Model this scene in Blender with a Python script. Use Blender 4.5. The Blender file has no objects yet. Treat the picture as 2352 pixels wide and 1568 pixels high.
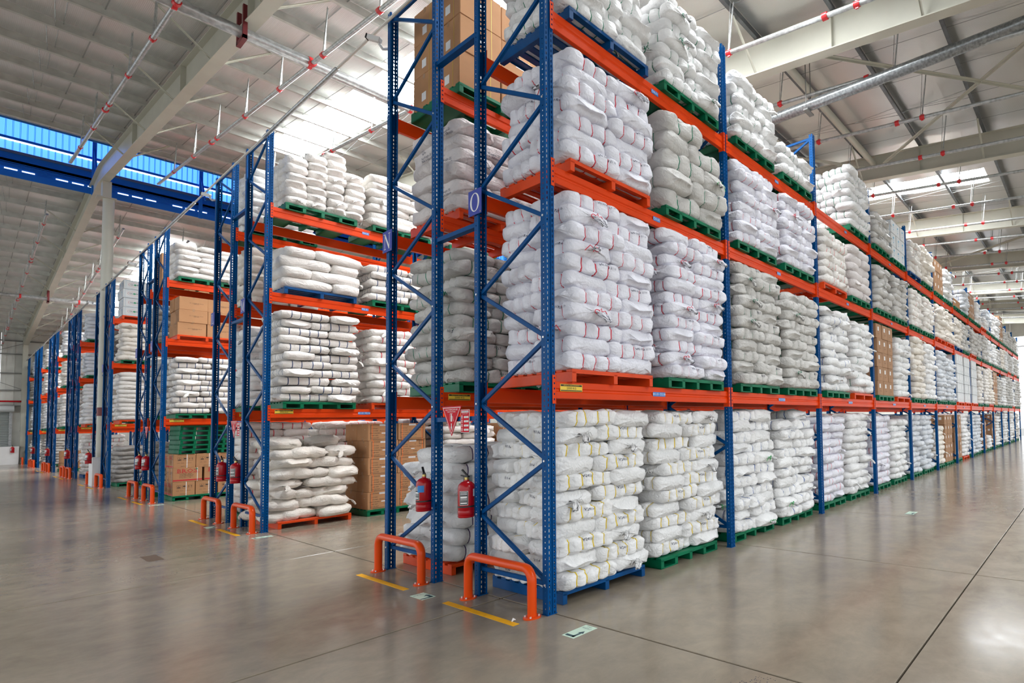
import bpy, math, random
import numpy as np
from mathutils import Vector, Matrix
random.seed(7)
RNG = np.random.default_rng(11)
SC = bpy.context.scene
COL = SC.collection
PI = math.pi

# ------------------------------------------------------------------ camera
F, PX, PY, YAW, PITCH, ROLL = 1186.0, 1771.25, 918.8, 0.5567, 0.0398, -0.0236
CAM = Vector((-2.9876, -4.3093, 1.7215))
fw = Vector((math.cos(YAW)*math.cos(PITCH), math.sin(YAW)*math.cos(PITCH), math.sin(PITCH)))
r0 = Vector((math.sin(YAW), -math.cos(YAW), 0)); u0 = r0.cross(fw)
rt = r0*math.cos(ROLL) + u0*math.sin(ROLL); up = -r0*math.sin(ROLL) + u0*math.cos(ROLL)
cam_data = bpy.data.cameras.new('camera')
cam = bpy.data.objects.new('camera', cam_data); COL.objects.link(cam)
M = Matrix((rt, up, -fw)).transposed().to_4x4(); M.translation = CAM
cam.matrix_world = M
cam_data.sensor_fit = 'HORIZONTAL'; cam_data.sensor_width = 36.0
cam_data.lens = F*36.0/2352.0
cam_data.shift_x = (1176.0-PX)/2352.0
cam_data.shift_y = (PY-784.0)/2352.0
cam_data.clip_start = 0.05; cam_data.clip_end = 300
SC.camera = cam

# ------------------------------------------------------------------ world, light, exposure
W = bpy.data.worlds.new('world'); SC.world = W; W.use_nodes = True
W.node_tree.nodes['Background'].inputs[0].default_value = (0.93, 0.97, 1.0, 1)
W.node_tree.nodes['Background'].inputs[1].default_value = 1.5
SKYLIGHT = 37.0
SC.view_settings.view_transform = 'Standard'
SC.view_settings.look = 'None'
SC.view_settings.exposure = 0.20
SC.view_settings.gamma = 1.0
SC.view_settings.use_curve_mapping = False

# ------------------------------------------------------------------ materials
MATS = {}
def nodes_of(m):
    m.use_nodes = True
    nt = m.node_tree
    return nt, nt.nodes, nt.links, nt.nodes['Principled BSDF']
def mat(name, col, rough=0.5, metal=0.0, spec=0.5, var=0.0, vscale=3.0, bump=0.0, bscale=20.0, col2=None, emit=None, estr=0.0, coord='Object', stretch=None):
    if name in MATS: return MATS[name]
    m = bpy.data.materials.new(name); nt, N, Lk, b = nodes_of(m)
    b.inputs['Base Color'].default_value = (*col, 1); b.inputs['Roughness'].default_value = rough
    b.inputs['Metallic'].default_value = metal; b.inputs['Specular IOR Level'].default_value = spec
    if emit:
        b.inputs['Emission Color'].default_value = (*emit, 1); b.inputs['Emission Strength'].default_value = estr
    if var > 0 or bump > 0:
        tc = N.new('ShaderNodeTexCoord'); mp = N.new('ShaderNodeMapping')
        Lk.new(tc.outputs[coord], mp.inputs[0])
        if stretch: mp.inputs['Scale'].default_value = stretch
        if var > 0:
            n1 = N.new('ShaderNodeTexNoise'); n1.inputs['Scale'].default_value = vscale; n1.inputs['Detail'].default_value = 4
            Lk.new(mp.outputs[0], n1.inputs['Vector'])
            cr = N.new('ShaderNodeValToRGB'); c2 = col2 or tuple(c*(1-var) for c in col)
            cr.color_ramp.elements[0].color = (*c2, 1); cr.color_ramp.elements[1].color = (*col, 1)
            cr.color_ramp.elements[0].position = 0.35; cr.color_ramp.elements[1].position = 0.65
            Lk.new(n1.outputs[0], cr.inputs[0]); Lk.new(cr.outputs[0], b.inputs['Base Color'])
        if bump > 0:
            n2 = N.new('ShaderNodeTexNoise'); n2.inputs['Scale'].default_value = bscale; n2.inputs['Detail'].default_value = 3
            Lk.new(mp.outputs[0], n2.inputs['Vector'])
            bp = N.new('ShaderNodeBump'); bp.inputs['Strength'].default_value = bump; bp.inputs['Distance'].default_value = 0.02
            Lk.new(n2.outputs[0], bp.inputs['Height']); Lk.new(bp.outputs[0], b.inputs['Normal'])
    MATS[name] = m
    return m
def sack_mat(name, col):
    if name in MATS: return MATS[name]
    m = bpy.data.materials.new(name); nt, N, Lk, b = nodes_of(m)
    b.inputs['Roughness'].default_value = 0.5; b.inputs['Specular IOR Level'].default_value = 0.3
    tc = N.new('ShaderNodeTexCoord')
    n1 = N.new('ShaderNodeTexNoise'); n1.inputs['Scale'].default_value = 2.2; n1.inputs['Detail'].default_value = 3
    Lk.new(tc.outputs['Object'], n1.inputs['Vector'])
    cr = N.new('ShaderNodeValToRGB')
    cr.color_ramp.elements[0].color = (*(c*0.86 for c in col), 1); cr.color_ramp.elements[1].color = (*col, 1)
    cr.color_ramp.elements[0].position = 0.3; cr.color_ramp.elements[1].position = 0.6
    Lk.new(n1.outputs[0], cr.inputs[0]); Lk.new(cr.outputs[0], b.inputs['Base Color'])
    # crumple: distorted noise folded into creases, plus a fine weave
    n2 = N.new('ShaderNodeTexNoise'); n2.inputs['Scale'].default_value = 7; n2.inputs['Detail'].default_value = 2; n2.inputs['Distortion'].default_value = 1.6
    n2.inputs['Roughness'].default_value = 0.55
    Lk.new(tc.outputs['Object'], n2.inputs['Vector'])
    ab = N.new('ShaderNodeMath'); ab.operation = 'SUBTRACT'; ab.inputs[1].default_value = 0.5; Lk.new(n2.outputs[0], ab.inputs[0])
    ab2 = N.new('ShaderNodeMath'); ab2.operation = 'ABSOLUTE'; Lk.new(ab.outputs[0], ab2.inputs[0])
    mp = N.new('ShaderNodeMapping'); mp.inputs['Scale'].default_value = (3.0, 16, 12); Lk.new(tc.outputs['Object'], mp.inputs[0])
    n3 = N.new('ShaderNodeTexNoise'); n3.inputs['Scale'].default_value = 1.6; n3.inputs['Detail'].default_value = 3; n3.inputs['Distortion'].default_value = 0.8
    Lk.new(mp.outputs[0], n3.inputs['Vector'])
    ad = N.new('ShaderNodeMath'); ad.operation = 'MULTIPLY_ADD'; ad.inputs[1].default_value = 0.5
    Lk.new(n3.outputs[0], ad.inputs[0]); Lk.new(ab2.outputs[0], ad.inputs[2])
    bp = N.new('ShaderNodeBump'); bp.inputs['Strength'].default_value = 0.7; bp.inputs['Distance'].default_value = 0.035
    Lk.new(ad.outputs[0], bp.inputs['Height']); Lk.new(bp.outputs[0], b.inputs['Normal'])
    MATS[name] = m
    return m
blue = mat('blue_enamel', (0.0, 0.072, 0.25), 0.4, spec=0.10, var=0.15, vscale=6)
orange = mat('orange_enamel', (0.76, 0.058, 0.004), 0.36, spec=0.18, var=0.12, vscale=2)
orange_b = mat('barrier_orange', (0.80, 0.075, 0.004), 0.28, spec=0.25)
green_p = mat('pallet_green', (0.0, 0.17, 0.075), 0.42, spec=0.25, var=0.25, vscale=5)
blue_p = mat('pallet_blue', (0.0, 0.075, 0.25), 0.38, spec=0.25, var=0.25, vscale=5)
orange_p = mat('pallet_orange', (0.78, 0.070, 0.008), 0.38, spec=0.25, var=0.15, vscale=5)
cream_s = mat('cream_steel', (0.54, 0.535, 0.455), 0.45, var=0.08, vscale=1.5)
galv = mat('galvanised', (0.52, 0.54, 0.54), 0.35, metal=0.6, var=0.35, vscale=14)
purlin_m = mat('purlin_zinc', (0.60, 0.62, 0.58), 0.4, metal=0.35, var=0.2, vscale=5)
purlin_shade = mat('purlin_zinc_shaded', (0.17, 0.185, 0.20), 0.4, metal=0.4, var=0.3, vscale=5)  # same zinc, with the shade on the right-hand purlins put into its colour
red_c = mat('clamp_red', (0.62, 0.02, 0.025), 0.35)
maroon = mat('bracket_maroon', (0.16, 0.015, 0.018), 0.5)
carton_m = mat('cardboard', (0.50, 0.265, 0.13), 0.75, spec=0.2, var=0.12, vscale=3)
carton_d = mat('cardboard_dark', (0.40, 0.22, 0.115), 0.75, var=0.15, vscale=3)
whitebox = mat('white_card', (0.66, 0.68, 0.69), 0.6, var=0.06, vscale=3)
tape_m = mat('parcel_tape', (0.38, 0.21, 0.10), 0.3)
white = mat('white_print', (0.80, 0.80, 0.80), 0.5)
black = mat('black_print', (0.015, 0.015, 0.02), 0.6)
ink = mat('ink_blue_black', (0.03, 0.035, 0.09), 0.6)
redink = mat('red_print', (0.55, 0.015, 0.03), 0.5)
yellow = mat('yellow_paint', (1.0, 0.50, 0.012), 0.5, spec=0.2, var=0.12, vscale=9)
yellow_s = mat('yellow_label', (0.85, 0.60, 0.05), 0.5)
label_blue = mat('label_blue', (0.03, 0.18, 0.55), 0.4)
placard = mat('placard_violet_blue', (0.06, 0.08, 0.38), 0.5, spec=0.15)
signred = mat('sign_red', (0.62, 0.004, 0.02), 0.5, spec=0.12)
extred = mat('extinguisher_red', (0.42, 0.0, 0.006), 0.22, spec=0.45)
blackrub = mat('black_plastic', (0.012, 0.012, 0.014), 0.4)
brass = mat('brass', (0.6, 0.45, 0.15), 0.3, metal=0.9)
pale_green = mat('glow_film', (0.60, 0.78, 0.64), 0.35)
dark_teal = mat('dark_teal_print', (0.02, 0.07, 0.09), 0.4)
plaster = mat('white_plinth', (0.78, 0.78, 0.77), 0.6, var=0.06)
blue_mon = mat('monitor_blue', (0.02, 0.19, 0.62), 0.5, spec=0.2)
girt_m = mat('girt_grey', (0.20, 0.20, 0.19), 0.5)
wallm = mat('wall_sheet', (0.76, 0.76, 0.71), 0.5, metal=0.15, var=0.3, vscale=0.6, bump=0.3, bscale=3)
door_m = mat('shutter_grey', (0.36, 0.39, 0.38), 0.4, metal=0.3)
skyl = mat('skylight_sheet', (0.9, 0.95, 1.0), 0.5, emit=(0.95, 0.98, 1.0), estr=SKYLIGHT)
blue_lit = mat('blue_daylit_sheet', (0.1, 0.35, 0.9), 0.5, emit=(0.09, 0.32, 1.0), estr=1.7)
blue_lit2 = mat('blue_daylit_rib', (0.03, 0.2, 0.7), 0.5, emit=(0.02, 0.16, 0.75), estr=0.8)
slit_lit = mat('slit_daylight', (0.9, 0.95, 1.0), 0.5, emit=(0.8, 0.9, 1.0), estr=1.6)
cam_white = mat('camera_white', (0.70, 0.70, 0.70), 0.4)

def foil_mat():
    m = bpy.data.materials.new('roof_foil'); nt, N, Lk, b = nodes_of(m)
    b.inputs['Base Color'].default_value = (0.70, 0.70, 0.69, 1); b.inputs['Metallic'].default_value = 0.65
    b.inputs['Roughness'].default_value = 0.30
    tc = N.new('ShaderNodeTexCoord')
    mp = N.new('ShaderNodeMapping'); mp.inputs['Scale'].default_value = (1, 0.25, 1); Lk.new(tc.outputs['Object'], mp.inputs[0])
    wv = N.new('ShaderNodeTexWave'); wv.bands_direction = 'X'; wv.inputs['Scale'].default_value = 14.0; wv.inputs['Distortion'].default_value = 1.2
    Lk.new(tc.outputs['Object'], wv.inputs['Vector'])
    n = N.new('ShaderNodeTexNoise'); n.inputs['Scale'].default_value = 1.3; n.inputs['Detail'].default_value = 3; Lk.new(mp.outputs[0], n.inputs['Vector'])
    a = N.new('ShaderNodeMath'); a.operation = 'MULTIPLY_ADD'; a.inputs[1].default_value = 6.0
    Lk.new(n.outputs[0], a.inputs[0]); Lk.new(wv.outputs[1], a.inputs[2])
    bp = N.new('ShaderNodeBump'); bp.inputs['Strength'].default_value = 0.16; bp.inputs['Distance'].default_value = 0.03
    Lk.new(a.outputs[0], bp.inputs['Height']); Lk.new(bp.outputs[0], b.inputs['Normal'])
    MATS['roof_foil'] = m; return m
foil = foil_mat()
def floor_mat():
    m = bpy.data.materials.new('polished_concrete'); nt, N, Lk, b = nodes_of(m)
    g = N.new('ShaderNodeNewGeometry')
    n1 = N.new('ShaderNodeTexNoise'); n1.inputs['Scale'].default_value = 0.45; n1.inputs['Detail'].default_value = 6; n1.inputs['Roughness'].default_value = 0.6; n1.inputs['Distortion'].default_value = 0.6
    n2 = N.new('ShaderNodeTexNoise'); n2.inputs['Scale'].default_value = 3.5; n2.inputs['Detail'].default_value = 8; n2.inputs['Roughness'].default_value = 0.72; n2.inputs['Distortion'].default_value = 0.35
    Lk.new(g.outputs['Position'], n1.inputs['Vector']); Lk.new(g.outputs['Position'], n2.inputs['Vector'])
    cr = N.new('ShaderNodeValToRGB')
    cr.color_ramp.elements[0].position = 0.3; cr.color_ramp.elements[0].color = (0.215, 0.182, 0.138, 1)
    cr.color_ramp.elements[1].position = 0.7; cr.color_ramp.elements[1].color = (0.325, 0.277, 0.212, 1)
    Lk.new(n1.outputs[0], cr.inputs[0])
    cr2 = N.new('ShaderNodeValToRGB')
    cr2.color_ramp.elements[0].position = 0.32; cr2.color_ramp.elements[0].color = (0.84, 0.84, 0.85, 1)
    cr2.color_ramp.elements[1].position = 0.62; cr2.color_ramp.elements[1].color = (1.06, 1.05, 1.03, 1)
    Lk.new(n2.outputs[0], cr2.inputs[0])
    mx = N.new('ShaderNodeMix'); mx.data_type = 'RGBA'; mx.blend_type = 'MULTIPLY'; mx.inputs[0].default_value = 1.0
    Lk.new(cr.outputs[0], mx.inputs[6]); Lk.new(cr2.outputs[0], mx.inputs[7])
    # exposed aggregate chips where the polish has worn away beside a joint
    vo = N.new('ShaderNodeTexVoronoi'); vo.inputs['Scale'].default_value = 46; Lk.new(g.outputs['Position'], vo.inputs['Vector'])
    lt = N.new('ShaderNodeMath'); lt.operation = 'LESS_THAN'; lt.inputs[1].default_value = 0.24; Lk.new(vo.outputs['Distance'], lt.inputs[0])
    msk = None
    for (cx, cy, r) in ((-0.35, -2.45, 0.55), (-0.85, -2.75, 0.5), (-1.6, 5.6, 0.5)):
        vm = N.new('ShaderNodeVectorMath'); vm.operation = 'DISTANCE'; vm.inputs[1].default_value = (cx, cy, 0); Lk.new(g.outputs['Position'], vm.inputs[0])
        mr = N.new('ShaderNodeMapRange'); mr.inputs['From Min'].default_value = r; mr.inputs['From Max'].default_value = r*0.2
        Lk.new(vm.outputs['Value'], mr.inputs['Value'])
        if msk is None: msk = mr.outputs[0]
        else:
            mm = N.new('ShaderNodeMath'); mm.operation = 'MAXIMUM'; Lk.new(msk, mm.inputs[0]); Lk.new(mr.outputs[0], mm.inputs[1]); msk = mm.outputs[0]
    cut = N.new('ShaderNodeMath'); cut.operation = 'GREATER_THAN'; wn = N.new('ShaderNodeTexNoise'); wn.inputs['Scale'].default_value = 14
    Lk.new(g.outputs['Position'], wn.inputs['Vector'])
    ml0 = N.new('ShaderNodeMath'); ml0.operation = 'MULTIPLY'; ml0.inputs[1].default_value = 1.0; Lk.new(msk, ml0.inputs[0])
    Lk.new(ml0.outputs[0], cut.inputs[0]); Lk.new(wn.outputs[0], cut.inputs[1])
    ml = N.new('ShaderNodeMath'); ml.operation = 'MULTIPLY'; Lk.new(lt.outputs[0], ml.inputs[0]); Lk.new(cut.outputs[0], ml.inputs[1])
    mx2 = N.new('ShaderNodeMix'); mx2.data_type = 'RGBA'; mx2.inputs[7].default_value = (0.07, 0.075, 0.09, 1)
    Lk.new(ml.outputs[0], mx2.inputs[0]); Lk.new(mx.outputs[2], mx2.inputs[6]); Lk.new(mx2.outputs[2], b.inputs['Base Color'])
    rr = N.new('ShaderNodeMapRange'); rr.inputs['From Min'].default_value = 0.35; rr.inputs['From Max'].default_value = 0.65
    rr.inputs['To Min'].default_value = 0.13; rr.inputs['To Max'].default_value = 0.22
    Lk.new(n2.outputs[0], rr.inputs['Value']); Lk.new(rr.outputs[0], b.inputs['Roughness'])
    b.inputs['Specular IOR Level'].default_value = 0.42
    n4 = N.new('ShaderNodeTexNoise'); n4.inputs['Scale'].default_value = 2.0; n4.inputs['Detail'].default_value = 2; Lk.new(g.outputs['Position'], n4.inputs['Vector'])
    bp = N.new('ShaderNodeBump'); bp.inputs['Strength'].default_value = 0.03; bp.inputs['Distance'].default_value = 0.02
    Lk.new(n4.outputs[0], bp.inputs['Height']); Lk.new(bp.outputs[0], b.inputs['Normal'])
    MATS['polished_concrete'] = m; return m
floor_m = floor_mat()

# ------------------------------------------------------------------ mesh helpers
class MB:
    def __init__(s): s.v = []; s.f = []; s.mi = []
    def add(s, vs, fs, m=0):
        o = len(s.v); s.v += [tuple(v) for v in vs]; s.f += [tuple(i+o for i in f) for f in fs]; s.mi += [m]*len(fs)
    def box(s, x0, x1, y0, y1, z0, z1, m=0):
        s.add([(x0,y0,z0),(x1,y0,z0),(x1,y1,z0),(x0,y1,z0),(x0,y0,z1),(x1,y0,z1),(x1,y1,z1),(x0,y1,z1)],
              [(0,3,2,1),(4,5,6,7),(0,1,5,4),(1,2,6,5),(2,3,7,6),(3,0,4,7)], m)
    def cbox(s, x0, x1, y0, y1, z0, z1, c=0.004, m=0):      # box with chamfered edges
        X=(x0,x1); Y=(y0,y1); Z=(z0,z1); vs=[]; idx={}
        for i in (0,1):
            for j in (0,1):
                for k in (0,1):
                    sx=c*(1-2*i); sy=c*(1-2*j); sz=c*(1-2*k)
                    idx[i,j,k,0]=len(vs); vs.append((X[i],Y[j]+sy,Z[k]+sz))
                    idx[i,j,k,1]=len(vs); vs.append((X[i]+sx,Y[j],Z[k]+sz))
                    idx[i,j,k,2]=len(vs); vs.append((X[i]+sx,Y[j]+sy,Z[k]))
        fs=[]
        g=lambda i,j,k,a: idx[i,j,k,a]
        for i in (0,1):
            q=[g(i,0,0,0),g(i,1,0,0),g(i,1,1,0),g(i,0,1,0)]; fs.append(q if i else q[::-1])
            q=[g(0,i,0,1),g(0,i,1,1),g(1,i,1,1),g(1,i,0,1)]; fs.append(q if i else q[::-1])
            q=[g(0,0,i,2),g(1,0,i,2),g(1,1,i,2),g(0,1,i,2)]; fs.append(q if i else q[::-1])
        for a in (0,1):
            for b_ in (0,1):
                fs.append([g(a,b_,0,0),g(a,b_,1,0),g(a,b_,1,1),g(a,b_,0,1)])
                fs.append([g(a,0,b_,0),g(a,1,b_,0),g(a,1,b_,2),g(a,0,b_,2)])
                fs.append([g(0,a,b_,1),g(1,a,b_,1),g(1,a,b_,2),g(0,a,b_,2)])
                for k in (0,1): fs.append([g(a,b_,k,0),g(a,b_,k,1),g(a,b_,k,2)])
        s.add(vs, fs, m)
    def bar(s, p, q, w, h, m=0, upv=(0,0,1)):               # rectangular bar from p to q
        p=Vector(p); q=Vector(q); d=(q-p).normalized(); u=Vector(upv)
        if abs(d.dot(u))>0.99: u=Vector((1,0,0))
        a=d.cross(u).normalized()*w/2; b=a.cross(d).normalized()*h/2
        s.add([p-a-b,p+a-b,p+a+b,p-a+b,q-a-b,q+a-b,q+a+b,q-a+b],[(0,1,2,3),(4,7,6,5),(0,4,5,1),(1,5,6,2),(2,6,7,3),(3,7,4,0)],m)
    def tube(s, pts, r, n=10, m=0, caps=True):
        pts=[Vector(p) for p in pts]; rs=r if isinstance(r,(list,tuple)) else [r]*len(pts)
        rings=[]; prev=None
        for i,p in enumerate(pts):
            d=((pts[min(i+1,len(pts)-1)]-pts[max(i-1,0)])).normalized()
            if prev is None:
                u=Vector((0,0,1)) if abs(d.z)<0.9 else Vector((1,0,0)); a=d.cross(u).normalized()
            else: a=(prev-d*prev.dot(d)).normalized()
            prev=a; b=d.cross(a)
            rings.append([p+(a*math.cos(2*PI*k/n)+b*math.sin(2*PI*k/n))*rs[i] for k in range(n)])
        vs=[v for R in rings for v in R]; fs=[]
        for i in range(len(pts)-1):
            for k in range(n): fs.append((i*n+k,i*n+(k+1)%n,(i+1)*n+(k+1)%n,(i+1)*n+k))
        if caps: fs.append(tuple(range(n))[::-1]); fs.append(tuple((len(pts)-1)*n+k for k in range(n)))
        s.add(vs,fs,m)
    def poly(s, pts, m=0): s.add(pts,[tuple(range(len(pts)))],m)
    def mesh(s, name, mats, smooth=False):
        me=bpy.data.meshes.new(name); me.from_pydata(s.v,[],s.f)
        for m_ in (mats if isinstance(mats,(list,tuple)) else [mats]): me.materials.append(m_)
        if len(me.materials)>1: me.polygons.foreach_set('material_index', s.mi)
        if smooth:
            me.polygons.foreach_set('use_smooth',[True]*len(me.polygons))
            try: me.set_sharp_from_angle(angle=math.radians(40))
            except Exception: pass
        me.update(); return me
def obj(name, me, parent=None, loc=None, rz=None):
    o=bpy.data.objects.new(name, me); COL.objects.link(o)
    if parent is not None: o.parent=parent
    if loc is not None: o.location=loc
    if rz is not None: o.rotation_euler=(0,0,rz)
    return o
def tag(o, label=None, cat=None, group=None, kind=None):
    if label: o['label']=label
    if cat: o['category']=cat
    if group: o['group']=group
    if kind: o['kind']=kind
    return o
def thing(name, label, cat, loc=(0,0,0), group=None, rz=0):
    o=bpy.data.objects.new(name, None); COL.objects.link(o); o.location=loc; o.rotation_euler=(0,0,rz); o.empty_display_size=0.1
    return tag(o,label,cat,group)
_T={}
def text2d(t, size=1.0, res=2):                             # filled letters as (verts2d, faces), centred on the origin
    k=(t,res)
    if k not in _T:
        cu=bpy.data.curves.new('t','FONT'); cu.body=t; cu.align_x='CENTER'; cu.align_y='CENTER'; cu.resolution_u=res; cu.size=1.0
        ob=bpy.data.objects.new('t',cu); COL.objects.link(ob)
        dg=bpy.context.evaluated_depsgraph_get()
        me=bpy.data.meshes.new_from_object(ob.evaluated_get(dg))
        _T[k]=([(v.co.x,v.co.y) for v in me.vertices],[tuple(p.vertices) for p in me.polygons])
        bpy.data.objects.remove(ob); bpy.data.curves.remove(cu); bpy.data.meshes.remove(me)
    vs,fs=_T[k]; return [(x*size,y*size) for x,y in vs],fs
def put2d(mb, vf, fn, m=0, du=0, dv=0):
    vs,fs=vf; mb.add([fn(x+du,y+dv) for x,y in vs],fs,m)
def rect2d(x0,x1,y0,y1): return [(x0,y0),(x1,y0),(x1,y1),(x0,y1)],[(0,1,2,3)]
def frame2d(x0,x1,y0,y1,t):
    v=[(x0,y0),(x1,y0),(x1,y1),(x0,y1),(x0+t,y0+t),(x1-t,y0+t),(x1-t,y1-t),(x0+t,y1-t)]
    return v,[(0,1,5,4),(1,2,6,5),(2,3,7,6),(3,0,4,7)]

# ------------------------------------------------------------------ the setting
RIDGE=25.85
def rz_(y):                                                 # underside of the rafters
    return 8.5+0.092*y if y<=RIDGE else 8.5+0.092*(2*RIDGE-y)
XMIN,XMAX,YMIN,YMAX=-14.0,44.0,-16.0,57.6
fl=tag(bpy.data.objects.new('floor',None),kind='structure'); COL.objects.link(fl)
gx=[-14,-8.8,-5.87,-2.92,0.03,2.98,5.93,8.9,11.8,17.7,23.6,44]; gy=[-16,-11.1,-7.1,-3.15,0.83,5.0,9.0,13,17,21,29,37,45,58]
for i in range(len(gx)-1):
    for j in range(len(gy)-1):
        mb=MB(); g=0.0065
        k0,k1=[1.1 if v<0 else 2.2 for v in (gy[j],gy[j+1])]; mb.cbox(gx[i]+g,gx[i+1]-g,gy[j]+g*k0,gy[j+1]-g*k1,-0.2,0.0,0.004)
        obj('slab',mb.mesh('slab',floor_m),fl)
mb=MB(); mb.box(XMIN,XMAX,YMIN,58,-0.3,-0.02); obj('joint_filler',mb.mesh('joint_filler',mat('joint_dark',(0.02,0.018,0.017),0.9,spec=0.05)),fl)

ceil=tag(bpy.data.objects.new('ceiling',None),kind='structure'); COL.objects.link(ceil)
SKX=[(2.4,3.45),(13.55,14.6),(24.7,25.75),(35.9,36.95)]
SKY=[(-13.5,-7.5),(-1.8,18.4),(33.0,50.5)]
xs=[XMIN]+[v for p in SKX for v in p]+[XMAX]
Y0o,Y1o=23.5,28.2                                            # ridge opening
PYS=[14.3+1.65*k for k in range(-19,7)]+[28.35+1.65*k for k in range(-1,19)]
def sheet(mb,x0,x1,y0,y1,th=0.05,off=0.92):
    ys=[y0]
    for q in PYS:
        for fr in (0,.12,.35,.65,.88):
            v=q+1.65*fr
            if y0+.05<v<y1-.05: ys.append(v)
    ys=sorted(ys)+[y1]
    if len(ys)>2:
        def sag(y):
            fr=((y-14.3)/1.65)%1.0 if y<RIDGE else ((y-28.35)/1.65)%1.0
            return rz_(y)+off-0.04*math.sin(PI*fr)**1.2
        vs=[]
        for y in ys: z=sag(y); vs+=[(x0,y,z),(x1,y,z),(x1,y,z+th+.1),(x0,y,z+th+.1)]
        fs=[]
        for k in range(len(ys)-1):
            a=4*k; b=a+4
            fs+=[(a,b,b+1,a+1),(a+3,a+2,b+2,b+3),(a,a+3,b+3,b),(a+1,b+1,b+2,a+2)]
        fs+=[(0,1,2,3),(4*len(ys)-1,4*len(ys)-2,4*len(ys)-3,4*len(ys)-4)]
        mb.add(vs,fs); return
    z0=rz_(y0)+off; z1=rz_(y1)+off
    n=max(1,int((x1-x0)/2.8)); 
    for i in range(n):
        a=x0+(x1-x0)*i/n; b=x0+(x1-x0)*(i+1)/n
        mb.add([(a,y0,z0),(b,y0,z0),(b,y1,z1),(a,y1,z1),(a,y0,z0+th),(b,y0,z0+th),(b,y1,z1+th),(a,y1,z1+th)],
               [(0,3,2,1),(4,5,6,7),(0,1,5,4),(1,2,6,5),(2,3,7,6),(3,0,4,7)])
nw=0
for si,(xa,xb) in enumerate(zip(xs[:-1],xs[1:])):
    is_sky = si%2==1
    if not is_sky:
        mb=MB(); sheet(mb,xa,xb,YMIN,Y0o); sheet(mb,xa,xb,Y1o,YMAX); obj('roof_sheet',mb.mesh('roof_sheet',foil),ceil)
    else:
        cuts=[(YMIN,SKY[0][0]),(SKY[0][1],SKY[1][0]),(SKY[1][1],Y0o),(Y1o,SKY[2][0]),(SKY[2][1],YMAX)]
        mb=MB()
        for a,b in cuts: sheet(mb,xa,xb,a,b)
        obj('roof_sheet',mb.mesh('roof_sheet',foil),ceil)
        for a,b in SKY:
            nw+=1; mb=MB(); n=int((b-a)/3.3)+1
            for k in range(n):
                ya=a+(b-a)*k/n; yb=a+(b-a)*(k+1)/n
                za,zb=rz_(ya)+0.95,rz_(yb)+0.95
                mb.add([(xa,ya,za),(xb,ya,za),(xb,yb-0.02,zb),(xa,yb-0.02,zb)],[(0,3,2,1)])
            tag(obj('window_%d'%nw,mb.mesh('window',skyl)),kind='structure')
# purlins: zinc C channels running along X
def purlin(y):
    mb=MB(); z=rz_(y)+0.7; s=1 if y<RIDGE else -1
    mb.box(XMIN,XMAX,y-0.004,y+0.004,z,z+0.21)
    mb.box(XMIN,XMAX,min(y,y-0.07*s),max(y,y-0.07*s),z,z+0.006)
    mb.box(XMIN,XMAX,y-0.07*s-0.003,y-0.07*s+0.003,z,z+0.02)
    obj('purlin',mb.mesh('purlin',purlin_m if y>3 else purlin_shade),ceil)
py=[14.3+1.65*k for k in range(-18,6)]
for y in py: purlin(y)
pf=[28.35+1.65*k for k in range(0,18)]
for y in pf: purlin(y)
# sag rods between purlins (short thin rods in pairs)
mb=MB()
for x in (-2.0,3.6,9.2,14.6,20.3,26):
    for a,b in list(zip(py[8:-1],py[9:]))+list(zip(pf[:-1],pf[1:])):
        mb.tube([(x,a,rz_(a)+0.86),(x+0.12,b,rz_(b)+0.74)],0.007,4); mb.tube([(x+0.16,a,rz_(a)+0.74),(x+0.22,b,rz_(b)+0.86)],0.007,4)
tag(obj('sag_rods',mb.mesh('sag_rods',galv),ceil),kind='stuff')
mb=MB()                                                      # dark seams of the foil blanket
for k in range(48):
    x=-13.4+1.2*k
    if any(a-0.2<x<b+0.2 for a,b in SKX): continue
    for a,b in ((YMIN,Y0o),(Y1o,YMAX)):
        za,zb=rz_(a)+0.915,rz_(b)+0.915
        mb.add([(x,a,za-.06),(x+0.02,a,za-.06),(x+0.02,b,zb-.06),(x,b,zb-.06)],[(0,3,2,1)])
obj('foil_seam',mb.mesh('foil_seam',mat('foil_seam',(0.30,0.31,0.31),0.6)),ceil)
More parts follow.
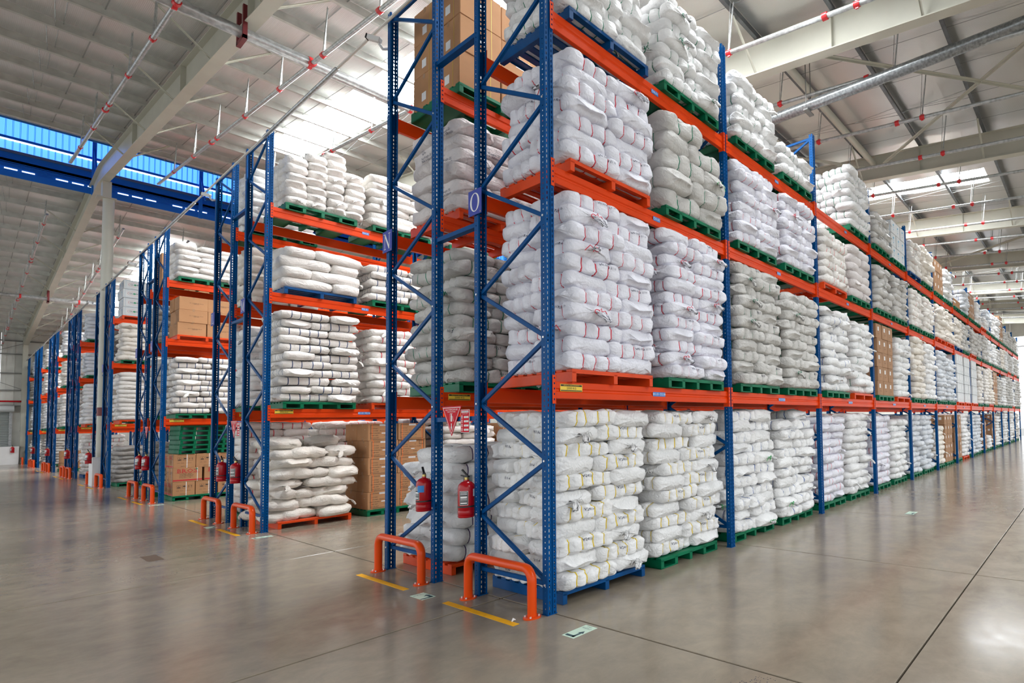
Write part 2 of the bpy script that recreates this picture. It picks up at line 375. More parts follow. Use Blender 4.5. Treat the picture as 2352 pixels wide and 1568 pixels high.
# rafters
def rafter(x):
    r=tag(bpy.data.objects.new('rafter',None),kind='structure'); COL.objects.link(r)
    fly=MB(); stf=MB()
    def seg(ya,yb):
        mb=MB(); za,zb=rz_(ya),rz_(yb); d=0.69
        for (xa,xb,o0,o1) in ((x-0.1,x+0.1,0,0.02),(x-0.006,x+0.006,0.02,d-0.02),(x-0.1,x+0.1,d-0.02,d)):
            mb.add([(xa,ya,za+o0),(xb,ya,za+o0),(xb,yb,zb+o0),(xa,yb,zb+o0),(xa,ya,za+o1),(xb,ya,za+o1),(xb,yb,zb+o1),(xa,yb,zb+o1)],
                   [(0,3,2,1),(4,5,6,7),(0,1,5,4),(1,2,6,5),(2,3,7,6),(3,0,4,7)])
        obj('i_beam',mb.mesh('i_beam',cream_s),r)
    seg(YMIN,RIDGE); seg(RIDGE,YMAX-0.3)
    for i,y in enumerate(py+pf):
        if i%2 or abs(y-RIDGE)<2.6: continue
        for sg in (-1,1):
            m_=MB(); m_.bar((x+sg*0.08,y,rz_(y)+0.03),(x+sg*0.85,y,rz_(y)+0.72),0.045,0.006); m_.bar((x+sg*0.08,y+0.02,rz_(y)+0.03),(x+sg*0.85,y+0.02,rz_(y)+0.72),0.006,0.045)
            obj('fly_brace',m_.mesh('fly_brace',cream_s),r)
    for y in (-9.0,-4.4,-0.55,3.4,8.5,13.6,19.5,36,44):
        m_=MB(); m_.box(x-0.095,x+0.095,y-0.005,y+0.005,rz_(y)+0.02,rz_(y)+0.67); obj('stiffener',m_.mesh('stiffener',cream_s),r)
RX=[-11.3,-0.1,5.5,11.1,16.7,22.3,27.9,33.5,39.1]
RX[0]=-5.7
for x in RX: rafter(x)
# ridge haunch and round columns
for i,x in enumerate(RX):
    c=tag(bpy.data.objects.new('column',None),kind='structure'); COL.objects.link(c)
    mb=MB(); mb.tube([(x+0.12,25.5,0),(x+0.12,25.5,10.25)],0.135,24); obj('shaft',mb.mesh('shaft',cream_s,True),c)
    mb=MB(); mb.box(x-0.16,x+0.28,25.28,25.72,10.25,10.28); mb.box(x-0.04,x+0.16,25.3,25.7,10.28,10.86); obj('cap_plate',mb.mesh('cap_plate',cream_s),c)
    mb=MB(); mb.tube([(x+0.12,25.5,2.45),(x+0.12,25.5,2.75)],0.138,24,caps=False); obj('maroon_band',mb.mesh('maroon_band',maroon,True),c)
    if x>-1: mb=MB(); mb.cbox(x-0.12,x+0.52,25.1,25.88,0,1.0,0.01); obj('plinth',mb.mesh('plinth',plaster),c)
    c2=tag(bpy.data.objects.new('column',None),kind='structure'); COL.objects.link(c2)
    mb=MB(); y=YMAX-0.3
    mb.box(x-0.1,x+0.1,y-0.5,y-0.48,0,rz_(y)+0.6); mb.box(x-0.006,x+0.006,y-0.48,y-0.02,0,rz_(y)+0.6); mb.box(x-0.1,x+0.1,y-0.02,y,0,rz_(y)+0.6)
    obj('i_beam',mb.mesh('i_beam',cream_s),c2)
mb=MB(); mb.cbox(-1.0,-0.25,56.3,57.2,0,1.2,0.01); tag(obj('column_plinth',mb.mesh('column_plinth',plaster)),kind='structure')
# ridge monitor in blue sheet
mon=tag(bpy.data.objects.new('trim_1',None),kind='structure'); COL.objects.link(mon)
def xband(name,y0,y1,z0,z1,m,x0=XMIN,x1=XMAX):
    mb=MB(); mb.box(x0,x1,y0,y1,z0,z1); return obj(name,mb.mesh(name,m),mon)
Yf=28.2
xband('eaves_beam',Yf-0.05,Yf,11.08,11.32,blue_mon); xband('shaded_panel',Yf,Yf+0.02,11.32,12.0,mat('monitor_blue_shaded',(0.015,0.16,0.55),0.5,spec=0.2))  # inner curb panel, its shadow put into a darker copy of the blue
for k in range(5): xband('rib',Yf-0.02,Yf,11.42+0.045*k,11.44+0.045*k,blue_mon)
xband('tube',Yf-0.08,Yf-0.01,11.95,12.04,mat('monitor_grey',(0.12,0.15,0.2),0.5))
mb=MB()
for k in range(160):
    x=-13.9+k*0.36; 
    if k%4!=3: mb.box(x,x+0.27,Yf-0.055,Yf-0.05,11.33,11.375)
obj('daylight_slit',mb.mesh('daylight_slit',slit_lit),mon)
mb=MB()
def corr(mb,z0,z1,yo=0.0,p=0.15):
    k=0; x=XMIN
    while x<XMAX:
        mb.box(x,x+p*0.80,Yf-0.01+yo,Yf+yo,z0,z1,0); mb.box(x+p*0.80,x+p*0.86,Yf-0.05+yo,Yf+yo,z0,z1,1); mb.box(x+p*0.86,x+p*0.94,Yf-0.01+yo,Yf+yo,z0,z1,0); mb.box(x+p*0.94,x+p,Yf-0.05+yo,Yf+yo,z0,z1,1); x+=p
corr(mb,12.06,12.38); corr(mb,12.52,13.25)
obj('translucent_sheet',mb.mesh('translucent_sheet',[blue_lit,blue_lit2]),mon)
xband('monitor_purlin',Yf-0.09,Yf-0.01,12.42,12.52,blue_mon); xband('bright_edge',Yf-0.1,Yf-0.09,12.385,12.42,slit_lit)
mb=MB(); mb.box(XMIN,XMAX,Y0o-0.2,Yf+0.3,13.25,13.3); mb.box(XMIN,XMAX,Y0o-0.05,Y0o,11.5,13.25); obj('monitor_roof',mb.mesh('monitor_roof',blue_mon),mon)
for x in [-5.7,-3.2,-0.1,2.7,5.5,8.3,11.1]:
    mb=MB(); mb.box(x-0.05,x+0.05,27.9,28.0,11.0,13.2); mb.bar((x,28.0,12.9),(x,27.2,11.6),0.05,0.05); obj('monitor_post',mb.mesh('monitor_post',blue_mon),mon)
# walls
def wall_left():
    w=tag(bpy.data.objects.new('wall_left',None),kind='structure'); COL.objects.link(w)
    k=0; x=XMIN; pw=1.0
    top=rz_(YMAX)+0.95
    while x<XMAX-0.01:
        mb=MB(); lo=0 if not(-6.2<x+0.5<-0.6) else 3.9
        mb.box(x,x+pw-0.015,YMAX,YMAX+0.05,lo,top)
        for q in range(3): mb.box(x+0.12+0.33*q,x+0.2+0.33*q,YMAX-0.025,YMAX,lo,top)
        obj('wall_panel',mb.mesh('wall_panel',wallm),w); x+=pw
    for z in (2.2,3.9,4.95,6.1,7.4,8.3):
        for xa,xb in (((XMIN,-6.2),(-0.2,XMAX)) if z<3.9 else ((XMIN,XMAX),)):
            mb=MB(); mb.box(xa,xb,YMAX-0.2,YMAX-0.03,z,z+0.07); obj('girt',mb.mesh('girt',girt_m),w)
    mb=MB(); mb.bar((-6,YMAX-0.22,5.0),(-0.1,YMAX-0.22,8.2),0.03,0.03); mb.bar((-6,YMAX-0.22,8.2),(-0.1,YMAX-0.22,5.0),0.03,0.03); obj('wall_brace',mb.mesh('wall_brace',girt_m),w)
wall_left()
d=tag(bpy.data.objects.new('door_1',None),kind='structure'); COL.objects.link(d)
for k in range(30):
    z=0.02+k*0.116; mb=MB(); mb.add([(-6.1,YMAX-0.05,z),(-0.6,YMAX-0.05,z),(-0.6,YMAX-0.09,z+0.05),(-6.1,YMAX-0.09,z+0.05),(-6.1,YMAX-0.05,z+0.11),(-0.6,YMAX-0.05,z+0.11)],[(0,1,2,3),(3,2,5,4)])
    obj('slat',mb.mesh('slat',door_m),d)
mb=MB(); mb.box(-6.2,-6.08,YMAX-0.14,YMAX-0.02,0,3.6); mb.box(-0.62,-0.5,YMAX-0.14,YMAX-0.02,0,3.6); obj('guide_rail',mb.mesh('guide_rail',galv),d)
mb=MB(); mb.tube([(-6.2,YMAX-0.3,3.72),(-0.45,YMAX-0.3,3.72)],0.22,16); obj('roller_housing',mb.mesh('roller_housing',mat('housing_grey',(0.5,0.52,0.52),0.4),True),d)
mb=MB(); mb.tube([(-8,YMAX-0.45,4.22),(0.15,YMAX-0.45,4.22)],0.06,12); o=obj('fire_main',mb.mesh('fire_main',extred,True)); tag(o,'red horizontal fire water pipe along the far left wall above the shutter','pipe')
def wall_back():
    w=tag(bpy.data.objects.new('wall_back',None),kind='structure'); COL.objects.link(w)
    for (y0,y1,z0,z1) in ((1.3,YMAX,0,8.2),(YMIN,1.3,8.2,9.8),(1.3,RIDGE,8.2,10.0),(YMIN,-14.5,0,8.2)):
        y=y0
        while y<y1-0.01:
            yy=min(y+2,y1); mb=MB(); mb.box(XMAX,XMAX+0.05,y,yy-0.012,z0,z1+ (0.9 if z1>9 else 0)); obj('wall_panel',mb.mesh('wall_panel',wallm),w); y+=2
    # daylight opening, with its thin rails
    for z in (7.35,):
        mb=MB(); mb.box(XMAX-0.05,XMAX,-14.5,1.3,z,z+0.05); obj('rail',mb.mesh('rail',girt_m),w)
wall_back()
mb=MB(); mb.box(-40,XMAX+40,YMIN-30,80,-0.5,-0.31); tag(obj('ground',mb.mesh('ground',mat('yard_concrete',(0.42,0.41,0.39),0.8))),kind='structure')

# ------------------------------------------------------------------ roof pipes, struts
def pz_(y): return rz_(y)-0.2
def pipe_branch(x,ya,yb,label,grp):
    t=thing('sprinkler_pipe',label,'pipe',(x,0,0),grp)
    mb=MB(); mb.tube([(0,ya,pz_(ya)),(0,yb,pz_(yb))],0.038,10); obj('pipe',mb.mesh('pipe',galv,True),t)
    y=ya+1.2; k=0
    while y<yb:
        mb=MB(); mb.tube([(0,y-0.05,pz_(y-0.05)),(0,y+0.05,pz_(y+0.05))],0.048,12); mb.box(-0.01,0.01,y-0.025,y+0.025,pz_(y)-0.07,pz_(y)+0.07)
        obj('clamp',mb.mesh('clamp',red_c,True),t)
        if k%3==2:
            yy=y+0.55; mb=MB(); mb.tube([(0,yy-0.045,pz_(yy)),(0,yy+0.045,pz_(yy))],0.058,12); obj('clamp',mb.mesh('clamp',red_c,True),t)
        mb=MB(); mb.tube([(0.0,y,pz_(y)+0.04),(0.03,y-0.1,pz_(y)+0.92)],0.014,6); mb.tube([(0.04,y+0.05,pz_(y)+0.04),(0.05,y-0.02,pz_(y)+1.0)],0.006,4); obj('hanger_rod',mb.mesh('hanger_rod',galv),t)
        y+=2.47; k+=1
    return t
names={-0.95:'left of the column',0.92:'over the rack ends'}
for i in range(21):
    x=-1.02+1.81*i
    lab = ('galvanised sprinkler pipe with red clamps, left of the cream rafter under the near roof' if i==0 else
           'galvanised sprinkler pipe with red clamps, rising past the racks right of the cream rafter' if i==1 else
           'galvanised sprinkler branch pipe with red clamps, %s along the roof from the rack ends'%(['','','first hidden','first','second','third','fourth','fifth','sixth','seventh','eighth','ninth','tenth','eleventh','twelfth','thirteenth','fourteenth','fifteenth','sixteenth','seventeenth','eighteenth'][i]))
    pipe_branch(x,(-15 if i>1 else 2.0),(22.8 if i<3 else 10.0 if i<6 else 3.0),lab,'sprinkler branch pipes')
pipe_branch(-1.02,29.6,56.5,'sprinkler pipe under the far roof slope, left of the round column','sprinkler branch pipes')
pipe_branch(0.83,29.6,56.5,'sprinkler pipe under the far roof slope, right of the round column','sprinkler branch pipes')
pipe_branch(2.65,29.6,40,'sprinkler pipe under the far roof slope, behind the third rack group','sprinkler branch pipes')
def main_pipe(y,z,x0,x1,label):
    t=thing('main_pipe',label,'pipe',(0,0,0))
    mb=MB(); mb.tube([(x0,y,z),(x1,y,z)],0.105,20); obj('pipe',mb.mesh('pipe',galv,True),t)
    for x in (-1.02,0.79,2.6,4.41):
        mb=MB(); mb.tube([(x-0.03,y,z),(x+0.03,y,z)],0.118,16); mb.box(x-0.02,x+0.02,y-0.15,y+0.15,z-0.02,z+0.02); obj('coupling',mb.mesh('coupling',red_c,True),t)
    mb=MB(); x=-0.19
    mb.box(x-0.03,x+0.03,y-0.21,y-0.15,z-0.19,z+0.45); mb.box(x-0.03,x+0.03,y+0.15,y+0.21,z-0.19,z+0.45); mb.box(x-0.03,x+0.03,y-0.21,y+0.21,z-0.2,z-0.12)
    tag(obj('bracket',mb.mesh('bracket',maroon),t),'maroon steel hanger bracket')
main_pipe(8.85,9.17,-6,30,'thick galvanised main pipe crossing the near roof in a maroon bracket')
main_pipe(42.0,9.0,-6,6,'galvanised main pipe crossing under the far left roof slope')
t=thing('cross_main_pipe','thick mottled galvanised pipe slanting across the upper right roof','pipe',(6.2,0,8.1))
mb=MB(); mb.tube([(0,-14,0),(0,8.8,0)],0.105,20); obj('pipe',mb.mesh('pipe',mat('galvanised_dark',(0.34,0.36,0.37),0.3,metal=0.6,var=0.45,vscale=22),True),t)
mb=MB(); mb.tube([(-0.1,0.35,0),(-0.1,0.35,1.2)],0.012,6); mb.tube([(0.1,0.35,0),(0.1,0.35,1.2)],0.012,6); mb.box(-0.14,0.14,0.3,0.4,-0.15,-0.12); obj('hanger',mb.mesh('hanger',girt_m),t)
mb=MB(); mb.tube([(-0.12,6.2,0.93),(-0.12,8.6,0.93)],0.09,12)
mb=MB(); mb.tube([(5.6,0.75,9.02),(11.0,0.75,9.02)],0.085,16); o=obj('roof_strut',mb.mesh('roof_strut',cream_s,True)); tag(o,'round cream strut tube between the first two right roof beams','strut')
for (p,q,lab) in (((5.9,0.0,8.85),(10.9,-5.4,8.5),'flat grey roof brace running down to the right across the upper right roof'),
                  ((5.9,-5.4,8.5),(10.9,0.4,8.9),'thin cream roof brace climbing to the right across the upper right roof'),
                  ((5.9,6.0,9.3),(10.95,1.0,8.95),'cream roof brace behind the first tall end frame of the right rack'),
                  ((17.0,-5.4,8.5),(22.0,1.6,8.95),'dark thin cable brace along the third right roof beam')):
    mb=MB(); mb.bar(p,q,0.11,0.01); mb.bar(p,q,0.01,0.09); tag(obj('roof_brace',mb.mesh('roof_brace',cream_s)),lab,'brace')

# ------------------------------------------------------------------ racks
LV=(0.0,2.14,4.21,5.745)                                     # top of the beams at each level
def post_mesh(flip):
    mb=MB(); H=7.1; P=0.05; n=int(H/P)
    s=-1 if flip else 1                                      # flip: the perforated face looks to +Y
    def strip(p,q,z0,z1): mb.add([(p[0],p[1]*s,z0),(q[0],q[1]*s,z0),(q[0],q[1]*s,z1),(p[0],p[1]*s,z1)],[(0,1,2,3)])
    fx=[(-.045,-.04),(-.031,-.04),(-.021,-.04),(-.009,-.04),(-.006,-.032),(.006,-.032),(.009,-.04),(.021,-.04),(.031,-.04),(.045,-.04)]
    for i in range(9):
        if i in (1,7):
            for k in range(n): strip(fx[i],fx[i+1],k*P+0.028,(k+1)*P)
        else: strip(fx[i],fx[i+1],0,H)
    for sx in (-.045,.045):
        ys=[-.04,-.012,-.001,.035]
        for i in range(3):
            a,b=(sx,ys[i]),(sx,ys[i+1])
            if i==1:
                for k in range(n): strip(a,b,k*P+0.012,(k+1)*P)
            else: strip(a,b,0,H)
        strip((sx,.035),(sx*0.62,.035),0,H)
    mb.box(-.05,.05,-.046,.046,0,.006)
    return mb.mesh('post',blue)
PM=[post_mesh(False),post_mesh(True)]
def channel(p,q,w=0.042,d=0.022):                            # C section brace between two points in the X=0 plane
    mb=MB(); p=Vector(p); q=Vector(q); dr=(q-p).normalized(); nrm=Vector((1,0,0)); a=dr.cross(nrm).normalized()*w/2; b=nrm*d
    t=0.003
    for (o,h) in ((a,1),(-a,1)):
        c=o*(1-t/w*2)
        mb.add([p+o,q+o,q+o+b,p+o+b,p+c,q+c,q+c+b,p+c+b],[(0,1,2,3),(4,7,6,5),(0,4,5,1),(3,2,6,7),(0,3,7,4),(1,5,6,2)])
    mb.add([p+a,q+a,q-a,p-a,p+a+nrm*t,q+a+nrm*t,q-a+nrm*t,p-a+nrm*t],[(0,1,2,3),(4,7,6,5),(0,4,5,1),(3,2,6,7),(0,3,7,4),(1,5,6,2)])
    return mb
D=1.14; G=0.91
OUT=[0.27,1.40,2.55,3.70,4.84,5.94,7.04]; INN=[0.83,1.97,3.12,4.25,5.38,6.50]
def brace_meshes(flip):
    """outer post at Y=0 unless flip, where the outer post is the far one"""
    o,i=(D,0.0) if flip else (0.0,D)
    segs=[((0,o,0.27),(0,i,0.27)),((0,o,7.04),(0,i,7.04))]
    for k in range(6): segs.append(((0,o,OUT[k]),(0,i,INN[k]))); segs.append(((0,i,INN[k]),(0,o,OUT[k+1])))
    return [channel(a,b).mesh('brace',blue) for a,b in segs]
BM=[brace_meshes(False),brace_meshes(True)]
def bolt_mesh():
    mb=MB(); mb.tube([(-0.052,0,0),(-0.045,0,0)],0.011,6); return mb.mesh('bolt',mat('bolt_zinc',(0.8,0.8,0.8),0.3,metal=0.5))
BOLT=bolt_mesh()
def beam_mesh(h):
    L=2.8-0.09; mb=MB()                                      # origin: left end, top; face towards -Y
    pr=[(-.002,0),(.028,0),(.028,-.03),(.048,-.03),(.048,-h),(.0,-h),(-.004,-h+.004),(-.004,-h*.62),(.006,-h*.55),(.006,-h*.45),(-.004,-h*.38),(-.004,-.004)]
    n=len(pr); vs=[(0,y,z) for y,z in pr]+[(L,y,z) for y,z in pr]
    fs=[(i,(i+1)%n,n+(i+1)%n,n+i) for i in range(n)]+[tuple(range(n))[::-1],tuple(range(n,2*n))]
    mb.add(vs,fs); return mb.mesh('beam',orange)
def conn_mesh(side):
    mb=MB(); s=side                                          # plate over the post face, with slots
    x0,x1=(-0.05,-0.012)
    xs_=sorted((x0*s,x1*s))
    holes=[-.17,-.12,-.07,-.02,.03]
    zc=-.21
    cx=(xs_[0]+xs_[1])/2
    for z in holes:
        mb.box(xs_[0],xs_[1],-.049,-.045,zc,z-.009); mb.box(xs_[0],cx-.007,-.049,-.045,z-.009,z+.009); mb.box(cx+.007,xs_[1],-.049,-.045,z-.009,z+.009); zc=z+.009
    mb.box(xs_[0],xs_[1],-.049,-.045,zc,.058)
    e=-0.05*s; mb.box(min(e,e+.004*s),max(e,e+.004*s),-.049,.04,-.21,.058)
    mb.box(xs_[0]+.004,xs_[1]-.004,-.043,-.042,-.2,.05,1)
    return mb.mesh('connector',[orange,blue])
BEAMS=[beam_mesh(0.16),beam_mesh(0.16),beam_mesh(0.175)]
CONN={1:conn_mesh(1),-1:conn_mesh(-1)}
def plate(mb,fn,w,h,m,m2,txt,size):
    put2d(mb,rect2d(-w/2,w/2,-h/2,h/2),lambda u,v:fn(u,v,0),m)
    put2d(mb,text2d(txt,size),lambda u,v:fn(u,v,0.0008),m2)
def rack(letter,y,nb,flip,label,fronts=True):
    t=thing('pallet_rack',label,'rack',(0,y,0))
    for i in range(nb+1):
        for yy,fl_ in ((0,0),(D,1)): obj('post',PM[fl_],t,(i*2.8,yy,0))
        if i<6 or not flip:
            for m_ in BM[1 if flip else 0]: obj('brace',m_,t,(i*2.8-0.011,0,0))
        if i==0:
            for yy,zs in ((0,INN if flip else OUT),(D,OUT if flip else INN)):
                for z in zs: obj('bolt',BOLT,t,(0,yy,z))
    for i in range(nb):
        for lv in (1,2,3):
            for yy,rot in ((0.0,0),(D,1)):
                b=obj('beam',BEAMS[lv-1],t,(i*2.8+0.045,yy-0.02 if not rot else yy+0.02,LV[lv]),0 if not rot else None)
                if rot: b.rotation_euler=(0,0,PI); b.location=(i*2.8+2.755,yy+0.02,LV[lv])
                c=obj('connector',CONN[-1],b,(-0.045,0.02,0)); c=obj('connector',CONN[1],b,(2.755,0.02,0))
                if not rot and (i<7):
                    mb=MB(); txt={1:'%s1.%02d %s2.%02d'%(letter,i+1,letter,i+1),2:'%s3.%02d'%(letter,i+1),3:'%s4.%02d'%(letter,i+1)}[lv]
                    w=0.20 if lv==1 else 0.115
                    plate(mb,lambda u,v,o:(1.385+u,-0.0055-o,-0.08+v),w,0.05,0,1,txt,0.04 if lv==1 else 0.042)
                    if lv==1:
                        for sg in (-1,1): mb.add([(1.385+sg*0.096,-.0065,-.08),(1.385+sg*0.088,-.0065,-.068),(1.385+sg*0.088,-.0065,-.092)],[(0,1,2)],1)
                    obj('location_label',mb.mesh('location_label',[label_blue,white]),b)
                if not rot and i==0 and lv==1:
                    mb=MB(); fn=lambda u,v:(0.19+u,-0.0055,-0.055+v)
                    put2d(mb,rect2d(-.125,.125,-.035,.035),fn,0); put2d(mb,rect2d(-.12,.12,.014,.031),lambda u,v:(0.19+u,-0.006,-0.055+v),1); put2d(mb,rect2d(-.12,.12,-.031,-.022),lambda u,v:(0.19+u,-0.006,-0.055+v),1)
                    put2d(mb,text2d('KAPASITAS BEBAN MAKSIMUM',0.013,1),lambda u,v:(0.19+u,-0.0066,-0.032+v),0); put2d(mb,text2d('2000 KG',0.03),lambda u,v:(0.19+u,-0.0066,-0.06+v),1)
                    obj('load_sign',mb.mesh('load_sign',[yellow_s,black]),b)
    return t
def glyph(ch):                                               # thin-and-thick roman capitals in a unit box, as quads
    q=[]
    def st(x0,y0,x1,y1,w): 
        d=Vector((x1-x0,y1-y0,0)).normalized(); a=Vector((-d.y,d.x,0))*w/2
        q.append([(x0+a.x,y0+a.y),(x0-a.x,y0-a.y),(x1-a.x,y1-a.y),(x1+a.x,y1+a.y)])
    def serif(x,y,w=.26): st(x-w/2,y,x+w/2,y,.045)
    if ch=='N': st(-.3,-.5,-.3,.5,.05); st(.3,-.5,.3,.5,.05); st(-.32,.48,.3,-.48,.15); serif(-.3,-.48); serif(-.38,.48,.2); serif(.3,.48)
    elif ch=='M': st(-.34,-.5,-.34,.5,.05); st(.34,-.5,.34,.5,.13); st(-.32,.48,0,-.45,.13); st(.32,.48,0,-.45,.05); serif(-.34,-.48); serif(.34,-.48); serif(-.38,.48,.2); serif(.38,.48,.2)
    elif ch=='L': st(-.2,-.5,-.2,.5,.14); st(-.2,-.47,.32,-.47,.05); st(.32,-.49,.34,-.25,.05); serif(-.2,.48,.36); serif(-.25,-.48,.3)
    elif ch=='K': st(-.24,-.5,-.24,.5,.14); st(-.2,-.05,.3,.46,.05); st(-.1,.08,.34,-.48,.14); serif(-.24,.48,.36); serif(-.24,-.48,.36); serif(.3,.48); serif(.34,-.48)
    elif ch=='J': st(.05,-.3,.05,.5,.14); st(.05,-.3,-.08,-.46,.1); st(-.08,-.46,-.22,-.4,.08); serif(.05,.48,.36)
    elif ch=='I': st(0,-.5,0,.5,.14); serif(0,.48,.36); serif(0,-.48,.36)
    elif ch=='O':
        n=28
        for k in range(n):
            a,b=2*PI*k/n,2*PI*(k+1)/n
            q.append([(.44*math.cos(a),.5*math.sin(a)),(.44*math.cos(b),.5*math.sin(b)),(.29*math.cos(b),.46*math.sin(b)),(.29*math.cos(a),.46*math.sin(a))])
    return q
def letter_sign(rackobj,ch,y,z=4.1):
    mb=MB(); x=-0.062
    mb.box(x,x+0.004,y-0.125,y+0.125,z-0.135,z+0.135,0)
    for quad in glyph(ch): mb.poly([(x-0.0012,y-u*0.2,z+v*0.2) for u,v in quad],1)
    for sy in (-1,1): mb.tube([(x-.004,y+sy*.11,z-.12),(x,y+sy*.11,z-.12)],.007,8,2)
    o=obj('letter_sign',mb.mesh('letter_sign',[placard,white,brass]),rackobj); o.location=(0,0,0); tag(o,'violet-blue placard with a white roman letter %s'%ch)
PER=7.96
RKS={}
lets=[('O','N'),('M','L'),('K','J'),('I','H'),('G','F'),('E','D'),('C','B'),('A',None)]
where=['nearest','second','third','fourth','fifth','sixth','seventh','last']
for m_,(a,b) in enumerate(lets):
    y=PER*m_
    lab='blue and orange pallet rack %s, nearest row along the right aisle'%'lettered O' if m_==0 else 'blue and orange pallet rack%s, camera-side row of the %s pair of racks leftwards'%(' lettered '+a if m_<3 else '',where[m_])
    if m_==7: lab='single pallet rack by the far left wall and shutter'
    RKS[a]=rack(a if m_<3 else 'I',y,13 if m_==0 else 3,False,lab)
    if b:
        lab='blue and orange pallet rack%s, back row of the %s pair of racks'%(' lettered '+b if m_<3 else '',where[m_])
        RKS[b]=rack(b,y+D+G,10 if m_==0 else (3 if m_<2 else 1),True,lab)
        for i in range(0,13 if m_==0 else 3,1):
            for z in (1.82,3.88,5.97):
                mb=MB(); mb.box(-0.03,0.03,0,G-0.08,-0.024,0.024)
                obj('row_spacer',mb.mesh('row_spacer',blue) if (i==0 and z==1.82 and m_==0) else SPM,RKS[a],(i*2.8,D+0.04,z)) if not (i==0 and z==1.82 and m_==0) else None
                if i==0 and z==1.82 and m_==0:
                    SPM=mb.mesh('row_spacer',blue); obj('row_spacer',SPM,RKS[a],(0,D+0.04,z))
letter_sign(RKS['O'],'O',D); letter_sign(RKS['N'],'N',D-0.02)
letter_sign(RKS['M'],'M',D); letter_sign(RKS['L'],'L',D-0.02); letter_sign(RKS['K'],'K',D); letter_sign(RKS['J'],'J',D-0.02); letter_sign(RKS['I'],'I',D)

# ------------------------------------------------------------------ pallets
PCOL={'g':('green',green_p),'o':('orange',orange_p),'b':('blue',blue_p)}
def pallet_parts(c):
    w,d,h=1.07,1.2,0.125; out=[]
    for k in range(8):
        y=0.0+k*(d-0.09)/7; mb=MB(); mb.cbox(0,w,y,y+0.09,h-0.022,h,0.003); out.append(('slat',mb))
    xs_=(0,w/2-0.03,w-0.06) if c!='g' else (0,0.30,w-0.36,w-0.06)
    for x in ((0,w/2-0.025,w-0.05) if c!='g' else (0,0.24,w/2-0.025,w-0.29,w-0.05)):
        mb=MB(); mb.cbox(x,x+0.05,0,d,0.0,h-0.022,0.003); out.append(('stringer',mb))
    if c=='g':
        for x in (0,w-0.29):
            mb=MB(); mb.cbox(x,x+0.29,0,d,0,0.014,0.002)
            out.append(('skid',mb))
    for y in (0.0,d-0.006):
        mb=MB(); mb.box(0,w,y,y+0.006,h-0.04,h-0.02); out.append(('edge_lip',mb))
    return out
PPARTS={c:[(n,mb.mesh(n,PCOL[c][1])) for n,mb in pallet_parts(c)] for c in 'gob'}
def joined(c):
    mb=MB()
    for n,p in pallet_parts(c): mb.add(p.v,p.f)
    return mb.mesh('pallet',PCOL[c][1])
PJOIN={c:joined(c) for c in 'gob'}
def pallet(c,x,y,z,where_,near):
    lab='%s steel pallet %s'%(PCOL[c][0],where_)
    if near:
        t=thing('pallet',lab,'pallet',(x,y,z),'steel pallets under the loads')
        for n,me in PPARTS[c]: obj(n,me,t)
        return t
    return tag(obj('pallet',PJOIN[c],None,(x,y,z)),lab,'pallet','steel pallets under the loads')

